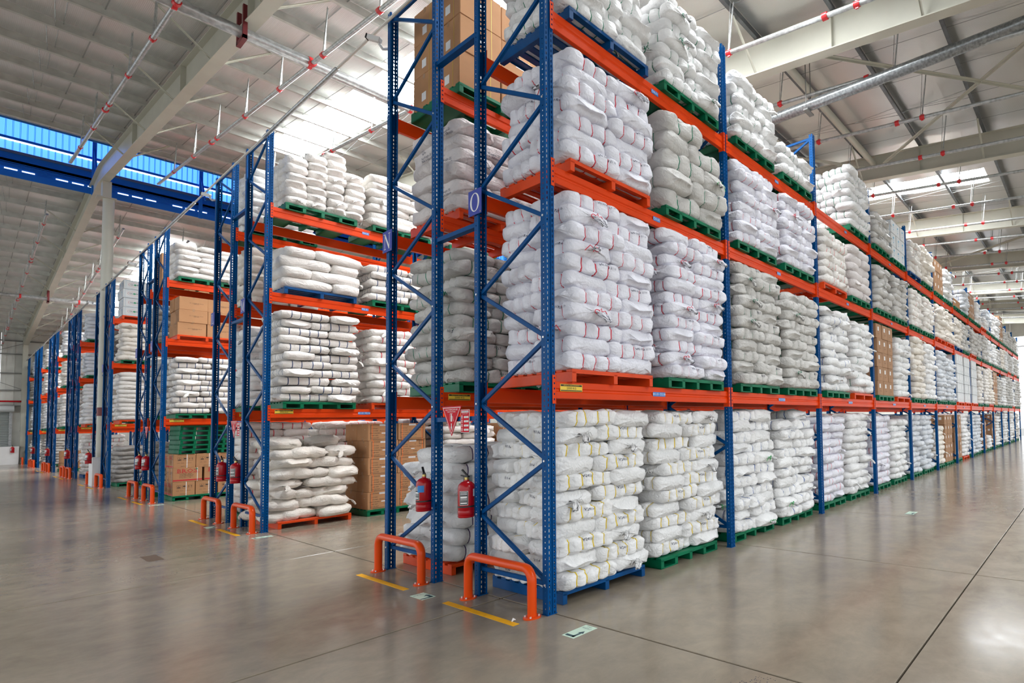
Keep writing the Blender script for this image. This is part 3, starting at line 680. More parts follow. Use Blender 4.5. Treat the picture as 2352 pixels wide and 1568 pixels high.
# ------------------------------------------------------------------ sacks
def hsh(*a):
    return (math.sin(sum(v*k for v,k in zip(a,(12.9898,78.233,37.719,4.581))))*43758.5453)%1.0
class Sack:
    """one shape of sack: L along x, width y, height z, straps pinching it, gathered tuft at +x"""
    def __init__(s,seed,L,W,H,straps,n=3.6,lump=0.012,tuft=0.09,pinch=0.10,flat=0.0,endp=8.0):
        s.L,s.W,s.H,s.n,s.lump,s.tuft,s.pinch,s.flat,s.endp=L,W,H,n,lump,tuft,pinch,flat,endp
        r=np.random.default_rng(seed); s.straps=[t+r.uniform(-.02,.02)*L for t in straps]
        s.ph=r.uniform(0,6.28,12); s.k=r.uniform(0.8,1.3,12); s.droop=r.uniform(-0.03,0.0); s.ty=r.uniform(-.05,.05); s.wr=r.integers(5,9,4)
        s.cd=r.uniform(0.5,2.6,7); s.cf=np.array([7,10,14,18,24,31,38])*r.uniform(.8,1.2,7); s.ca=np.array([1.0,.9,.8,.55,.4,.25,.15]); s.crk=0.0031 if lump<.007 else 0.0043
    def surf(s,x,th):
        L,W,H=s.L,s.W,s.H; t=np.clip(2*x/L,-1,1)
        e=(1-np.abs(t)**s.endp).clip(0,1)
        fin=getattr(s,'fin',0)
        ew=0.72+0.28*np.sqrt(e); eh=0.56+0.44*np.sqrt(e)
        ends=sorted([-L/2]+s.straps+[L/2]) if s.straps else [-L/2,L/2]
        pin=np.zeros_like(x)
        for q in s.straps: pin+=np.exp(-((x-q)/(0.022))**2)
        bulge=np.zeros_like(x)
        if s.straps:
            for a,b in zip(ends[:-1],ends[1:]): m=(x>=a)&(x<=b); bulge=np.where(m,np.clip(np.sin(np.pi*np.clip((x-a)/(b-a),0,1)),0,1)**0.6,bulge)
        sc=1-s.pinch*pin*0.9+0.065*bulge
        sag=s.lump*(np.sin(7*x*s.k[0]/L+s.ph[0])+0.6*np.sin(13*x*s.k[1]/L+s.ph[1]))
        w=W/2*ew*sc; h=H/2*eh*sc
        c=np.cos(th); sn=np.sin(th)
        y=np.sign(c)*np.abs(c)**(2/s.n)*w; z=np.sign(sn)*np.abs(sn)**(2/s.n)*h
        y=y+s.lump*1.1*np.sin(2*th+9*x/L*s.k[2]+s.ph[2])*np.abs(c)+s.lump*.6*np.sin(5*th+15*x/L+s.ph[3])*np.abs(c)
        wr=0.0
        if s.straps:
            dd=np.min(np.abs(x[...,None]-np.array(s.straps)),axis=-1); wr=np.exp(-(dd/0.045)**2)*0.0045*np.sin(th*s.wr[0]*2+s.ph[4])
        de=np.abs(L/2-np.abs(x)); wr=wr+np.exp(-(de/0.07)**2)*0.008*np.sin(th*s.wr[1]+s.ph[5])
        arc=th*W*0.32
        cr=0.0
        for j in range(7):
            aa=s.cd[j]; cr=cr+(1-2*np.abs(np.sin((x*np.cos(aa)+arc*np.sin(aa)+0.02*np.sin(9*x+s.ph[j]))*s.cf[j]+s.ph[(j+3)%12])))*s.ca[j]
        seam=np.abs(np.sin(th))<1e9
        wr=wr+cr*s.crk*(0.25+0.75*np.abs(np.cos(th))**0.5)
        y=y+np.cos(th)*wr; z=z+np.sin(th)*wr
        z=z+np.where(z>0,1,0.15)*(sag+s.lump*.8*np.sin(3*th+11*x/L*s.k[3]+s.ph[6]))*(1-s.flat*0)
        z=z-s.lump*0.5
        return y,z+H/2
    def build(s,nt,stations,tuft=True,bandm=True):
        """returns verts, faces, material index: 0 cloth, 1 strap"""
        L=s.L; st=list(stations); mb_=[0]*len(st)
        X=np.array(st)[:,None]*np.ones((1,nt)); TH=np.ones((len(st),1))*np.linspace(0,2*np.pi,nt,endpoint=False)[None,:]
        y,z=s.surf(X,TH)
        V=np.stack([X,y,z],-1)
        # bow the end rings inward so the ends are cushions rather than flats
        verts=V.reshape(-1,3).tolist(); fs=[]
        for i in range(len(st)-1):
            for k in range(nt): fs.append((i*nt+k,i*nt+(k+1)%nt,(i+1)*nt+(k+1)%nt,(i+1)*nt+k))
        def ring(i): return V[i]
        # back end: two shrinking rings
        def cap(base_i,sgn,tuftlen):
            base=V[base_i]; c=base.mean(0); idx=[base_i*nt+k for k in range(nt)]
            seq=[(0.86,0.012),(0.60,0.020),(0.25,0.022)]
            if tuftlen>0: seq=[(0.74,0.014),(0.34,0.028),(0.13,0.042),(0.10,0.055),(0.26,0.055+tuftlen*.35),(0.30,0.055+tuftlen*.65),(0.22,0.055+tuftlen*.8)]
            if tuftlen>0 and s.fin:
                seq=[(0.92,0.012,0.8),(0.86,0.028,0.5),(0.72,0.045,0.22),(0.55,0.062,0.07)]
            prev=idx
            for j,q_ in enumerate(seq):
                k_,dx=q_[:2]
                P=c+(base-c)*k_; P[:,0]=c[0]+sgn*dx
                if len(q_)>2:
                    P[:,2]=c[2]+(base[:,2]-c[2])*q_[2]+s.droop*j*.5+0.012*np.sin(P[:,1]*17+s.ph[9])*j/3; P[:,0]+=sgn*0.035*(np.abs(P[:,1]-c[1])/(s.W*.4))**2*(j/3.0)*(1 if s.ty>0 else -0.3)
                    o=len(verts); verts.extend(P.tolist()); cur=[o+k for k in range(nt)]
                    for k in range(nt):
                        q=(prev[k],prev[(k+1)%nt],cur[(k+1)%nt],cur[k]); fs.append(q if sgn>0 else q[::-1])
                    prev=cur; continue
                if tuftlen>0:
                    if j==1: P[:,1:]+= (0.010*np.sin(np.arange(nt)*2.1+s.ph[7]))[:,None]
                    if j>=4: P[:,1]=c[1]+(base[:,1]-c[1])*k_*0.75+s.ty*(j-3)*.6+0.006*np.sin(np.arange(nt)*2.5+j); P[:,2]=c[2]+(base[:,2]-c[2])*k_*1.0+s.droop*(j-3)*1.2+0.010*np.sin(np.arange(nt)*1.9+j*1.3); P[:,0]+=sgn*0.012*np.sin(np.arange(nt)*1.3+s.ph[1])
                o=len(verts); verts.extend(P.tolist()); cur=[o+k for k in range(nt)]
                for k in range(nt):
                    q=(prev[k],prev[(k+1)%nt],cur[(k+1)%nt],cur[k]); fs.append(q if sgn>0 else q[::-1])
                prev=cur
            fs.append(tuple(prev) if sgn>0 else tuple(prev[::-1]))
            return c
        nf0=len(fs)
        cap(0,-1,0); s.neck=cap(len(st)-1,1,s.tuft if tuft else 0)
        mi=[0]*len(fs)
        if bandm:
            for i in range(len(st)-1):
                xm=(st[i]+st[i+1])/2
                if any(abs(xm-q)<0.006 for q in s.straps):
                    for k in range(nt): mi[i*nt+k]=1
        return verts,fs,mi
def stations(s,hi):
    L=s.L
    if hi:
        b=list(np.linspace(-L/2,L/2,34)); 
        for q in s.straps: b+= [q-0.025,q-0.011,q,q+0.011,q+0.025]
        b+=[-L/2+0.01,L/2-0.01]
    else:
        b=list(np.linspace(-L/2,L/2,6 if s.straps else 8))
        b=[v for v in b if all(abs(v-q)>0.02 for q in s.straps)]
        for q in s.straps: b+=[q-0.0065,q+0.0065]
        b+=[-L/2+0.02,L/2-0.02]
    b=sorted(b); o=[b[0]]
    for v in b[1:]:
        if v-o[-1]>0.005: o.append(v)
    o[-1]=L/2
    return o
# kinds of load: (look, cloth colour, strap colour, sack sizes, mess)
CL={'white':(0.86,0.86,0.86),'lilac':(0.82,0.82,0.89),'cream':(0.85,0.80,0.73),'grey':(0.60,0.585,0.56),'warm':(0.86,0.83,0.79),'pink':(0.74,0.69,0.68),'bluish':(0.70,0.73,0.77),'dim':(0.42,0.40,0.375)}
SM={k:sack_mat('woven_'+k,v) for k,v in CL.items()}
ST={'yellow':(0.80,0.58,0.02),'red':(0.70,0.02,0.05),'green':(0.01,0.22,0.12),'navy':(0.02,0.06,0.16),'blue':(0.03,0.10,0.36),'purple':(0.07,0.04,0.13),'none':(0.6,0.6,0.6),'orange':(0.8,0.15,0.03)}
SMT={k:mat('strap_'+k,v,0.45) for k,v in ST.items()}
TIEG=mat('tie_green',(0.02,0.42,0.10),0.5)
def rg(L,n): return [(-0.5+ (k+1)/(n+1))*L for k in range(n)]
#        L    W    H    nstraps  cloth   strap   nexp lump tuft pinch  mess  look
KIND={
 'ys': (.68,.46,.158,4,'white','yellow',3.4,.007,.10,.10,1.0,'yellow-strapped white'),
 'rs': (.64,.47,.160,3,'lilac','red',3.8,.005,.10,.10,.6,'red-strapped white'),
 'rw': (.60,.46,.150,3,'lilac','red',3.4,.006,.09,.10,.8,'red-strapped pale'),
 'gs': (.66,.44,.160,3,'white','green',3.0,.008,.10,.12,1.0,'green-strapped white'),
 'gg': (.68,.46,.160,3,'grey','green',3.2,.008,.09,.10,.8,'green-strapped grey-white'),
 'gt': (.66,.44,.155,2,'white','green',3.0,.011,.10,.10,1.5,'green-tied white'),
 'bs': (.68,.46,.160,3,'white','blue',3.0,.012,.11,.10,1.6,'blue-strapped white'),
 'ns': (.68,.45,.150,4,'warm','navy',3.2,.005,.07,.17,.6,'navy-strapped cream-white'),
 'rr': (.64,.42,.150,3,'warm','red',3.4,.006,.08,.10,.7,'red-strapped cream-white'),
 'lg': (.72,.46,.235,2,'grey','green',3.0,.011,.10,.07,1.3,'large green-tied grey-white'),
 'lc': (.74,.47,.185,2,'cream','none',2.6,.020,.10,.13,2.6,'large loose cream'),
 'pw': (.60,.50,.195,2,'white','purple',2.8,.012,.11,.14,1.0,'purple-tied white'),
 'pf': (.72,.42,.19,0,'warm','none',3.6,.006,.05,.0,.5,'flat printed cream-white'),
 'nw': (.66,.46,.185,0,'pink','none',3.6,.005,.05,.0,.4,'printed grey-white'),
 'ff': (.72,.42,.150,0,'warm','none',3.2,.007,.05,.0,.6,'flat cream-white'),
 'fb': (.70,.42,.160,0,'bluish','none',3.4,.006,.05,.0,.5,'flat bluish-white'),
 'fd': (.70,.44,.155,2,'dim','none',3.0,.010,.06,.10,1.1,'dull grey'),
 'we': (.62,.44,.155,2,'white','none',3.0,.010,.09,.12,1.2,'rumpled white'),
 'wc': (.62,.44,.160,2,'cream','none',3.0,.011,.09,.12,1.2,'rumpled cream'),
 'wg': (.62,.44,.155,2,'grey','none',3.0,.011,.08,.12,1.2,'rumpled grey'),
 'wb': (.62,.44,.150,2,'bluish','blue',3.0,.011,.09,.12,1.2,'rumpled bluish-white'),
 'er': (.50,.30,.150,2,'warm','none',3.0,.009,.05,.16,.7,'short cream-white'),
}
VAR={}
def variants(kind):
    if kind in VAR: return VAR[kind]
    L,Wd,H,ns,cl,stp,n,lump,tuft,pinch,mess,look=KIND[kind]; out=[]
    n=n*1.3
    for v in range(5):
        s=Sack(sum(map(ord,kind))*7+v,L+0.025-0.02*(v%2),Wd+0.02,H*1.10,rg(L,ns),n,lump,tuft*(0.0 if v==2 else 1.0),pinch); s.fin=(v in (1,3))
        out.append(dict(s=s,hi=None,lo=None))
    VAR[kind]=out; return out
def hi_meshes(kind,v):
    V=variants(kind)[v]
    if V['hi']: return V['hi']
    L,Wd,H,ns,cl,stp,n,lump,tuft,pinch,mess,look=KIND[kind]; s=V['s']
    vs,fs,mi=s.build(40,stations(s,True),True,False)
    me=bpy.data.meshes.new('sack'); me.from_pydata(vs,[],fs); me.materials.append(SM[cl]); me.polygons.foreach_set('use_smooth',[True]*len(fs)); me.update()
    parts=[]
    for q in s.straps:
        if stp=='none': continue
        nt=40; th=np.linspace(0,2*np.pi,nt,endpoint=False); rings=[]
        for dx,o in ((-.0045,-.002),(-.0035,.004),(.0035,.004),(.0045,-.002)):
            xx=np.full(nt,q+dx)+0.0025*np.sin(th+s.ph[8]); y,z=s.surf(xx,th); y=y+np.cos(th)*o; z=z+np.sin(th)*o
            rings.append(np.stack([xx,y,z],-1))
        vv=np.concatenate(rings).tolist(); ff=[(i*nt+k,i*nt+(k+1)%nt,(i+1)*nt+(k+1)%nt,(i+1)*nt+k) for i in range(3) for k in range(nt)]
        m2=bpy.data.meshes.new('strap'); m2.from_pydata(vv,[],ff); m2.materials.append(SMT[stp]); m2.polygons.foreach_set('use_smooth',[True]*len(ff)); m2.update()
        parts.append(('strap',m2))
    # the cord round the neck, its ends hanging
    c=s.neck; tc={'gs':'green','gg':'green','gt':None,'bs':None,'lg':None,'rs':'red','rw':'red','rr':'red','pw':'purple','ys':'none'}.get(kind,'none')
    tm=TIEG if tc is None else SMT[tc]
    mb=MB(); x0=s.L/2+0.05; cy,cz=float(c[1]),float(c[2])
    mb.tube([(x0,cy+0.032*math.cos(a),cz+0.022*math.sin(a)) for a in np.linspace(0,2*PI,11)],0.0042,5,caps=False)
    ln=0.13 if kind in('rs','lg','gt','bs','pw') else 0.06; sg=1 if hsh(v,2)>.5 else -1
    mb.tube([(x0,cy+0.03*sg,cz),(x0+0.012,cy+0.045*sg+ln*.3*sg,cz+0.02),(x0+0.005,cy+0.05*sg+ln*.7*sg,cz-ln*.35)],0.0042,5)
    mb.tube([(x0,cy+0.02*sg,cz+.01),(x0+0.02,cy+0.03*sg,cz+0.035),(x0+0.015,cy+0.05*sg,cz-ln*.3)],0.0042,5)
    if not s.fin and s.tuft>0: parts.append(('tie',mb.mesh('tie',tm,True)))
    # writing on the side that faces -y locally
    W_={'ys':[('V24116',.036,.0)],'rs':[('VN 30/07',.031,.25),('24 11 19',.028,.58)],'rw':[('VN 30/07',.034,.3)],'gg':[('A1527',.036,.5)],
        'nw':[('Count:',.034,-.1,.05),('NE No.:',.032,.02,.016),('Net Weight: 25',.036,.15,-.022),('Made in Indonesia',.036,.18,-.055)],'gs':[],'lc':[('G 2419',.032,.3),('L 118',.032,-.4)],'lg':[('1 1 N 7045',.035,.2)],
        'er':[('NE 30 CVC',.03,0,.01)],'pf':[('POLYESTER YARN',.034,0,.02),('NET WT 25 KGS',.026,0,-.02)]}.get(kind,[])
    if W_ and v!=3:
        mb=MB()
        for w in W_:
            txt,size,off=w[:3]; dz=w[3] if len(w)>3 else H*0.16
            vs2,fs2=text2d(txt,size,1); P=[]
            for (a,b) in vs2:
                x=a+off*L*0.5; zz=b+dz
                c_=max(min(abs(zz)/(H*0.5),0.97),0.001)**(n/2); th=PI+ (math.asin(min(c_,.999)) if zz<0 else -math.asin(min(c_,.999)))
                y,z=s.surf(np.array([x]),np.array([th])); P.append((x,float(y[0])-0.006,float(z[0])))
            P=[(p[0],p[1],p[2]) for p in P]
            P=[(p[0],p[1],p[2]) for p in P]
            mb.add(P,fs2)
        parts.append(('marking',mb.mesh('marking',ink)))
    V['hi']=(me,parts); return V['hi']
def lo_arrays(kind,v):
    V=variants(kind)[v]
    if V['lo']: return V['lo']
    s=V['s']; vs,fs,mi=s.build(12,stations(s,False),True,KIND[kind][5]!='none')
    V['lo']=(np.array(vs),fs,mi); return V['lo']
PLACES=[]                                                     # every sack in the scene before it is built
STACKN={}
def ordw(n): return ['bottom','second','third','fourth','fifth','sixth','seventh','eighth','ninth','tenth','eleventh','twelfth','thirteenth','fourteenth'][n]
def sack_stack(kind,layers,x,y,z,name,back=True,side=True,w=None,skip=0):
    L,Wd,H,ns,cl,stp,n,lump,tuft,pinch,mess,look=KIND[kind]
    S=L+Wd; ox,oy=x,y
    jit=0.010+0.014*mess
    for k in range(layers):
        mir=(k%2)==1
        zz=z+k*H
        lx=random.gauss(0,jit*0.8); ly=random.gauss(0,jit*0.8)
        for role,(cx,cy,rot) in (('A',(L/2,Wd/2,0)),('B',(L+Wd/2,L/2,-90)),('C',(S-L/2,S-Wd/2,180)),('D',(Wd/2,S-L/2,90))):
            if role=='C' and not(k>=layers-1 or k==0 or (mir and side)): continue
            if role=='D' and not(k>=layers-1 or k==0 or (side and not mir)): continue
            if mir: cx=S-cx; rot=(180-rot) if role in 'AC' else rot
            if role=='A': rot=0 if mir else (0 if random.random()<.5 else 180)
            if role=='B' and random.random()<.35: rot=90
            if role=='D': rot= 90 if random.random()<.4 else -90
            if kind=='nw' and role=='A': rot=0
            if k==layers-1 and mess>1.2 and random.random()<.2: continue
            a=math.radians(rot+random.gauss(0,1.0+2.2*mess))
            PLACES.append(dict(kind=kind,v=random.randrange(5),p=(ox+cx+lx+random.gauss(0,jit),oy+cy+ly+random.gauss(0,jit),zz),a=a,
                tx=random.gauss(0,.012+.016*mess),ty=random.gauss(0,.010+.012*mess),role=role,mir=mir,k=k,top=k==layers-1,stack=name,look=look,sc=1+random.gauss(0,.015)))
def endx_stack(kind,layers,x,y,z,name):                      # sacks lying along X, tied ends on the cross-aisle side
    L,Wd,H,*_=KIND[kind]; look=KIND[kind][-1]
    for k in range(layers):
        for j in range(3):
            if k==layers-1 and j==2: continue
            for i in range(2):
                if i==1 and 0<k<layers-1 and j>0: continue
                PLACES.append(dict(kind=kind,v=random.choice([0,2,4,0,1]),p=(x+0.31+i*0.6+random.gauss(0,.03),y+0.22+j*0.40+random.gauss(0,.015),z+k*H),a=math.radians(180+random.gauss(0,5)),tx=random.gauss(0,.03),ty=random.gauss(0,.03),role='D' if i==0 else 'A',mir=False,k=k,top=k==layers-1,stack=('left column, ','middle column, ','right column, ')[2-j]+name,look=look,sc=1+random.gauss(0,.03)))
def er_stack(kind,x,y,z,nx,layers,name):                     # columns of short sacks standing side by side
    L,Wd,H,*_=KIND[kind]; look=KIND[kind][-1]
    for i in range(nx):
        for k in range(layers-(1 if i in(0,nx-1) else 0)+ (i==nx//2)):
            for j in range(2):
                if j==1 and i>0 and k<layers-2: continue
                PLACES.append(dict(kind=kind,v=random.randrange(5),p=(x+0.17+i*0.29+random.gauss(0,.01),y+0.27+j*0.52,z+k*H),a=math.radians(-90+random.gauss(0,3)),tx=0,ty=random.gauss(0,.02),role='R%d%d'%(i,j),mir=False,k=k,top=False,stack=name,look=look,sc=1))

# ------------------------------------------------------------------ cartons
def box_print(kind,face,w,h):
    """decal on the box face; returns list of (verts2d, faces, material index); materials: 0 ink 1 red 2 white 3 orange strap 4 tape 5 green 6 cyan"""
    o=[]
    T=lambda t,s,x,y,m=0:o.append(([(a+x,b+y) for a,b in text2d(t,s,1)[0]],text2d(t,s,1)[1],m))
    R=lambda x0,x1,y0,y1,m:o.append((*rect2d(x0,x1,y0,y1),m))
    if kind=='logo':
        if face=='long':
            T('BROS',.15,-.02*w,h*.27,1); T('TOP DYED MELANGE YARN',.035,0,h*.15,1)
            for i,(a,b) in enumerate((('COUNT:','30S/1'),('COLOR:','26DK202'),('LOT NO:','190722'),('CTN NO:','24'))): T(a,.034,-.16*w,h*(.06-.09*i)); T(b,.034,.08*w,h*(.06-.09*i)); R(-.02*w,.24*w,h*(.035-.09*i),h*(.04-.09*i),0)
            R(-w/2,w/2,-h*.43,-h*.34,1); R(.32*w,.345*w,-h/2,h/2,2); o.append(([(.30*w+.022*math.cos(2*PI*k/12),h*.4+.022*math.sin(2*PI*k/12)) for k in range(12)],[tuple(range(12))],5))
        else:
            for x in (-.22*w,0.02*w,.28*w): o.append((*frame2d(x-.035,x+.035,h*.02,h*.26,.003),0))
            T('6',.05,-.22*w,h*.19); R(-.22*w-.025,-.22*w+.025,h*.06,h*.12,0); T('↑↑',.05,.28*w,h*.14)
            o.append(([(0.02*w-.028,h*.14),(0.02*w+.028,h*.14),(0.02*w+.018,h*.2),(0.02*w,h*.22),(0.02*w-.018,h*.2)],[(0,1,2,3,4)],0)); R(.02*w-.002,.02*w+.002,h*.05,h*.14,0)
            T('G.W:   N.W:      CTN NO:',.024,0,-h*.14); T('MADE IN',.028,-.02*w,-h*.38); R(.09*w,.125*w,-h/2,h/2,2); R(-.03*w,.05*w,h*.4,h/2,4)
    elif kind=='lot':
        if face=='long':
            R(-.03*w,.06*w,h*.35,h/2,4); R(-.03*w,.05*w,-h/2,-h*.33,4); R(.18*w,.26*w,h*.15,h*.16,2)
        else:
            o.append((*frame2d(-.42*w,.42*w,-.43*h,.43*h,.006),0)); o.append((*frame2d(.25*w,.42*w,.2*h,.43*h,.006),0))
            for i,(a,b) in enumerate((('LOT NO.','15'),('COUNT','Ne30/2 D COMB'),('CARTON NO.',''),('NET WT.','22.680'),('GROSS WT.','24.20'))): T(a,.03,-.27*w,h*(.2-.135*i)); T(b,.03,.1*w,h*(.2-.135*i),5 if i==4 else 0)
            R(-.05*w,.08*w,-.1*h,-.04*h,2); R(-.12*w,.14*w,.36*h,.46*h,2); R(-.375*w,-.35*w,-h/2,h/2,3); R(.36*w,.385*w,-h/2,h/2,3)
    elif kind=='plain':
        if face=='long': T('NO COMMERCIAL VALUE',.022,.1*w,h*.05); T('KEEP DRY',.022,.1*w,-h*.02); R(-.04*w,.04*w,h*.38,h/2,4); R(-.04*w,.04*w,-h/2,-h*.4,4)
        else: T('NO 12',.03,0,.1*h); R(-.06*w,.06*w,h*.36,h/2,4)
    elif kind=='big':
        R(-.05*w,.05*w,h*.36,h/2,4); R(-.12*w,.1*w,-h*.08,h*.12,2) if face!='long' else R(-.1*w,.1*w,-h*.3,-h*.05,2); R(.24*w,.25*w,-h/2,h/2,7)
    elif kind=='tag':
        if face=='long': R(.1*w,.3*w,.0,.28*h,2); R(-.3*w,-.05*w,-.28*h,-.12*h,0); R(-.28*w,-.0*w,.28*h,.36*h,0)
        else: R(-.2*w,.02*w,.02*h,.3*h,2); T('PT 2417',.03,0,-.2*h)
    elif kind=='globe':
        if face=='long':
            n=24; a,b=.30*w,.24*h
            for k in range(n):
                t0,t1=2*PI*k/n,2*PI*(k+1)/n; o.append(([(a*math.cos(t0),b*math.sin(t0)),(a*math.cos(t1),b*math.sin(t1)),(.96*a*math.cos(t1),.95*b*math.sin(t1)),(.96*a*math.cos(t0),.95*b*math.sin(t0))],[(0,1,2,3)],1))
            T('GL',.075,-.15*w,0); T('BE',.075,.15*w,0); o.append(([(.032*math.cos(2*PI*k/12),.032*math.sin(2*PI*k/12)) for k in range(12)],[tuple(range(12))],5)); o.append((*frame2d(-.42*w,.42*w,-.42*h,.42*h,.004),6))
        else:
            o.append(([(.0-.05,.12*h),(.05,.12*h),(.03,.26*h),(-.03,.26*h)],[(0,1,2,3)],6)); T('KEEP DRY',.03,0,0,6); R(-.02,.02,-.22*h,-.14*h,6)
        R(-w/2,w/2,h/2-.008,h/2-.001,8)
    elif kind=='pale':
        R(-.08*w,.16*w,-.1*h,.25*h,2); T('PT 2210',.03,0,-.25*h); R(-w/2,w/2,h/2-.012,h/2-.001,8)
    elif kind=='anchor':
        R(-.004,.004,-.08,.08,1); R(-.035,.035,.05,.058,1)
        for sg in (-1,1):
            pts=[(sg*(.028+.028*math.cos(a)),-.06+.03*math.sin(a)) for a in np.linspace(PI,2*PI+.6,9)]
            for p,q in zip(pts[:-1],pts[1:]): o.append(([(p[0],p[1]-.005),(q[0],q[1]-.005),(q[0],q[1]+.005),(p[0],p[1]+.005)],[(0,1,2,3)],1))
    return o
BOXM={'logo':carton_m,'lot':carton_m,'plain':carton_m,'big':carton_m,'tag':carton_d,'globe':whitebox,'pale':whitebox,'anchor':carton_m}
BOXN={'logo':'red-printed carton','lot':'frame-lettered carton','plain':'plain brown carton','big':'white-stickered carton','tag':'white-tagged carton','globe':'pale grey box','pale':'white-grey stickered box','anchor':'anchor-marked carton'}
PMATS=[black,redink,white,mat('strap_orange2',(0.85,0.2,0.05),0.4),tape_m,mat('print_green',(0.05,0.3,0.15),0.5),mat('print_cyan',(0.05,0.35,0.55),0.5),SMT['yellow'],blackrub]
_BX={}
def box_meshes(kind,w,d,h):
    k=(kind,w,d,h)
    if k in _BX: return _BX[k]
    mb=MB(); c=0.006; mb.cbox(-w/2,w/2,-d/2,d/2,0,h,c)
    body=mb.mesh('carton',BOXM[kind])
    tp=MB(); tp.box(-w/2+.01,w/2-.01,-.03,.03,h,h+.0012); tape=tp.mesh('tape',tape_m)
    pr=MB(); lf='long' if w>=d else 'short'; sf='short' if w>=d else 'long'
    for vs,fs,m in box_print(kind,lf,w,h): pr.add([(u,-d/2-.0015,h/2+v) for u,v in vs],fs,m)
    for vs,fs,m in box_print(kind,sf,d,h): pr.add([(-w/2-.0015,-u,h/2+v) for u,v in vs],fs,m)
    prn=pr.mesh('printing',PMATS)
    _BX[k]=(body,tape,prn); return _BX[k]
def carton(kind,x,y,z,w,d,h,label,group,near=True,rz=0.0):
    b,t_,p=box_meshes(kind,round(w,3),round(d,3),round(h,3))
    o=tag(obj('carton' if kind not in('globe','pale') else 'storage_box',b,None,(x,y,z),rz),label,'box',group)
    obj('tape',t_,o); obj('printing',p,o)
    return o
def box_stack(kind,x,y,z,w,d,h,nx,nlay,name,near=True,nyfull=True,alt=False):
    """nx boxes along the face; boxes behind them where the left end shows"""
    xx=['left','middle','right','fourth'] if nx==3 else ['left','right'] if nx==2 else ['left','second','third','right','fifth'][:nx]
    for k in range(nlay):
        sh=0.03 if k%2 else 0.0
        if kind=='logo' and k%2==1:
            for i in range(2):
                for j in range(2): carton(kind,x+.26+i*.56,y+.2+j*.42,z+k*(h+.001),.52,.40,h,'%s, %s layer, %s%s, %s'%(BOXN[kind],ordw(k),['left','right'][i],'' if j==0 else ' behind',name),'cartons on pallets',near,random.gauss(0,.012))
            continue
        rows=2
        for i in range(nx):
            for j in range(rows):
                if j>0 and i>0 and k<nlay-1: continue
                lab='%s, %s layer, %s%s, %s'%(BOXN[kind],ordw(k),xx[i],'' if j==0 else ' behind',name)
                carton(kind,x+w/2+i*(w+0.008)+sh*0.5+random.gauss(0,.006),y+d/2+j*(d+0.01)+random.gauss(0,.006),z+k*(h+0.001),w-.004,d-.004,h,lab,'cartons on pallets',near,random.gauss(0,.012))

# ------------------------------------------------------------------ what stands where
def bayname(i): return ['first','second','third','fourth','fifth','sixth','seventh','eighth','ninth','tenth','eleventh','twelfth','thirteenth'][i]
LVN=['on the floor','on the lowest beams','on the middle beams','on the top beams']
RN={'O':'rack O','N':'rack N','M':'rack M','L':'rack L','K':'third pair front','J':'third pair rear','I':'fourth pair front','H':'fourth pair rear','G':'fifth pair front','F':'fifth pair rear','E':'sixth pair front','D':'sixth pair rear','C':'seventh pair front','B':'seventh pair rear','A':'last rack'}
def place(rk,yrow,bay,slot,lv,spec):
    pc,kind=spec[0],spec[1]
    if pc is None: return
    x=bay*2.8+(0.2 if slot==0 else 1.53)
    if lv==0 and bay>=2: x+=0.02
    z=LV[lv]; y=yrow+(0.08 if lv==0 else -0.085)
    rown={'O':'row O'}.get(rk,'row '+rk)
    side='near' if slot==0 else 'far'
    pl='%s, %s in the %s bay, %s'%(LVN[lv],'left one' if slot==0 else 'right one',bayname(bay),RN[rk])
    near=(Vector((x,y,z))-CAM).length<13
    pallet(pc,x,y,z,pl,near)
    zt=z+0.125
    rn=RN[rk]
    nm='%s pallet, %s bay, %s, %s'%('left' if slot==0 else 'right',bayname(bay),['floor','low','middle','top'][lv],rn)
    if kind=='box':
        _,_,bk,w,d,h,nx,nl=spec
        box_stack(bk,x+0.01,y+0.03,zt,w,d,h,nx,nl,nm)
    elif kind=='er': er_stack('er',x,y,zt,4,spec[2],nm)
    elif kind=='pw': endx_stack(kind,spec[2],x,y-0.02,zt,'floor, rack N')
    elif kind=='none': pass
    else:
        L,Wd=KIND[kind][0],KIND[kind][1]; S=L+Wd
        sack_stack(kind,spec[2],x+0.535-S/2,y-0.02+(0.0 if lv else 0.02),zt,nm,side=(slot==0 and bay<4) or bay<3)
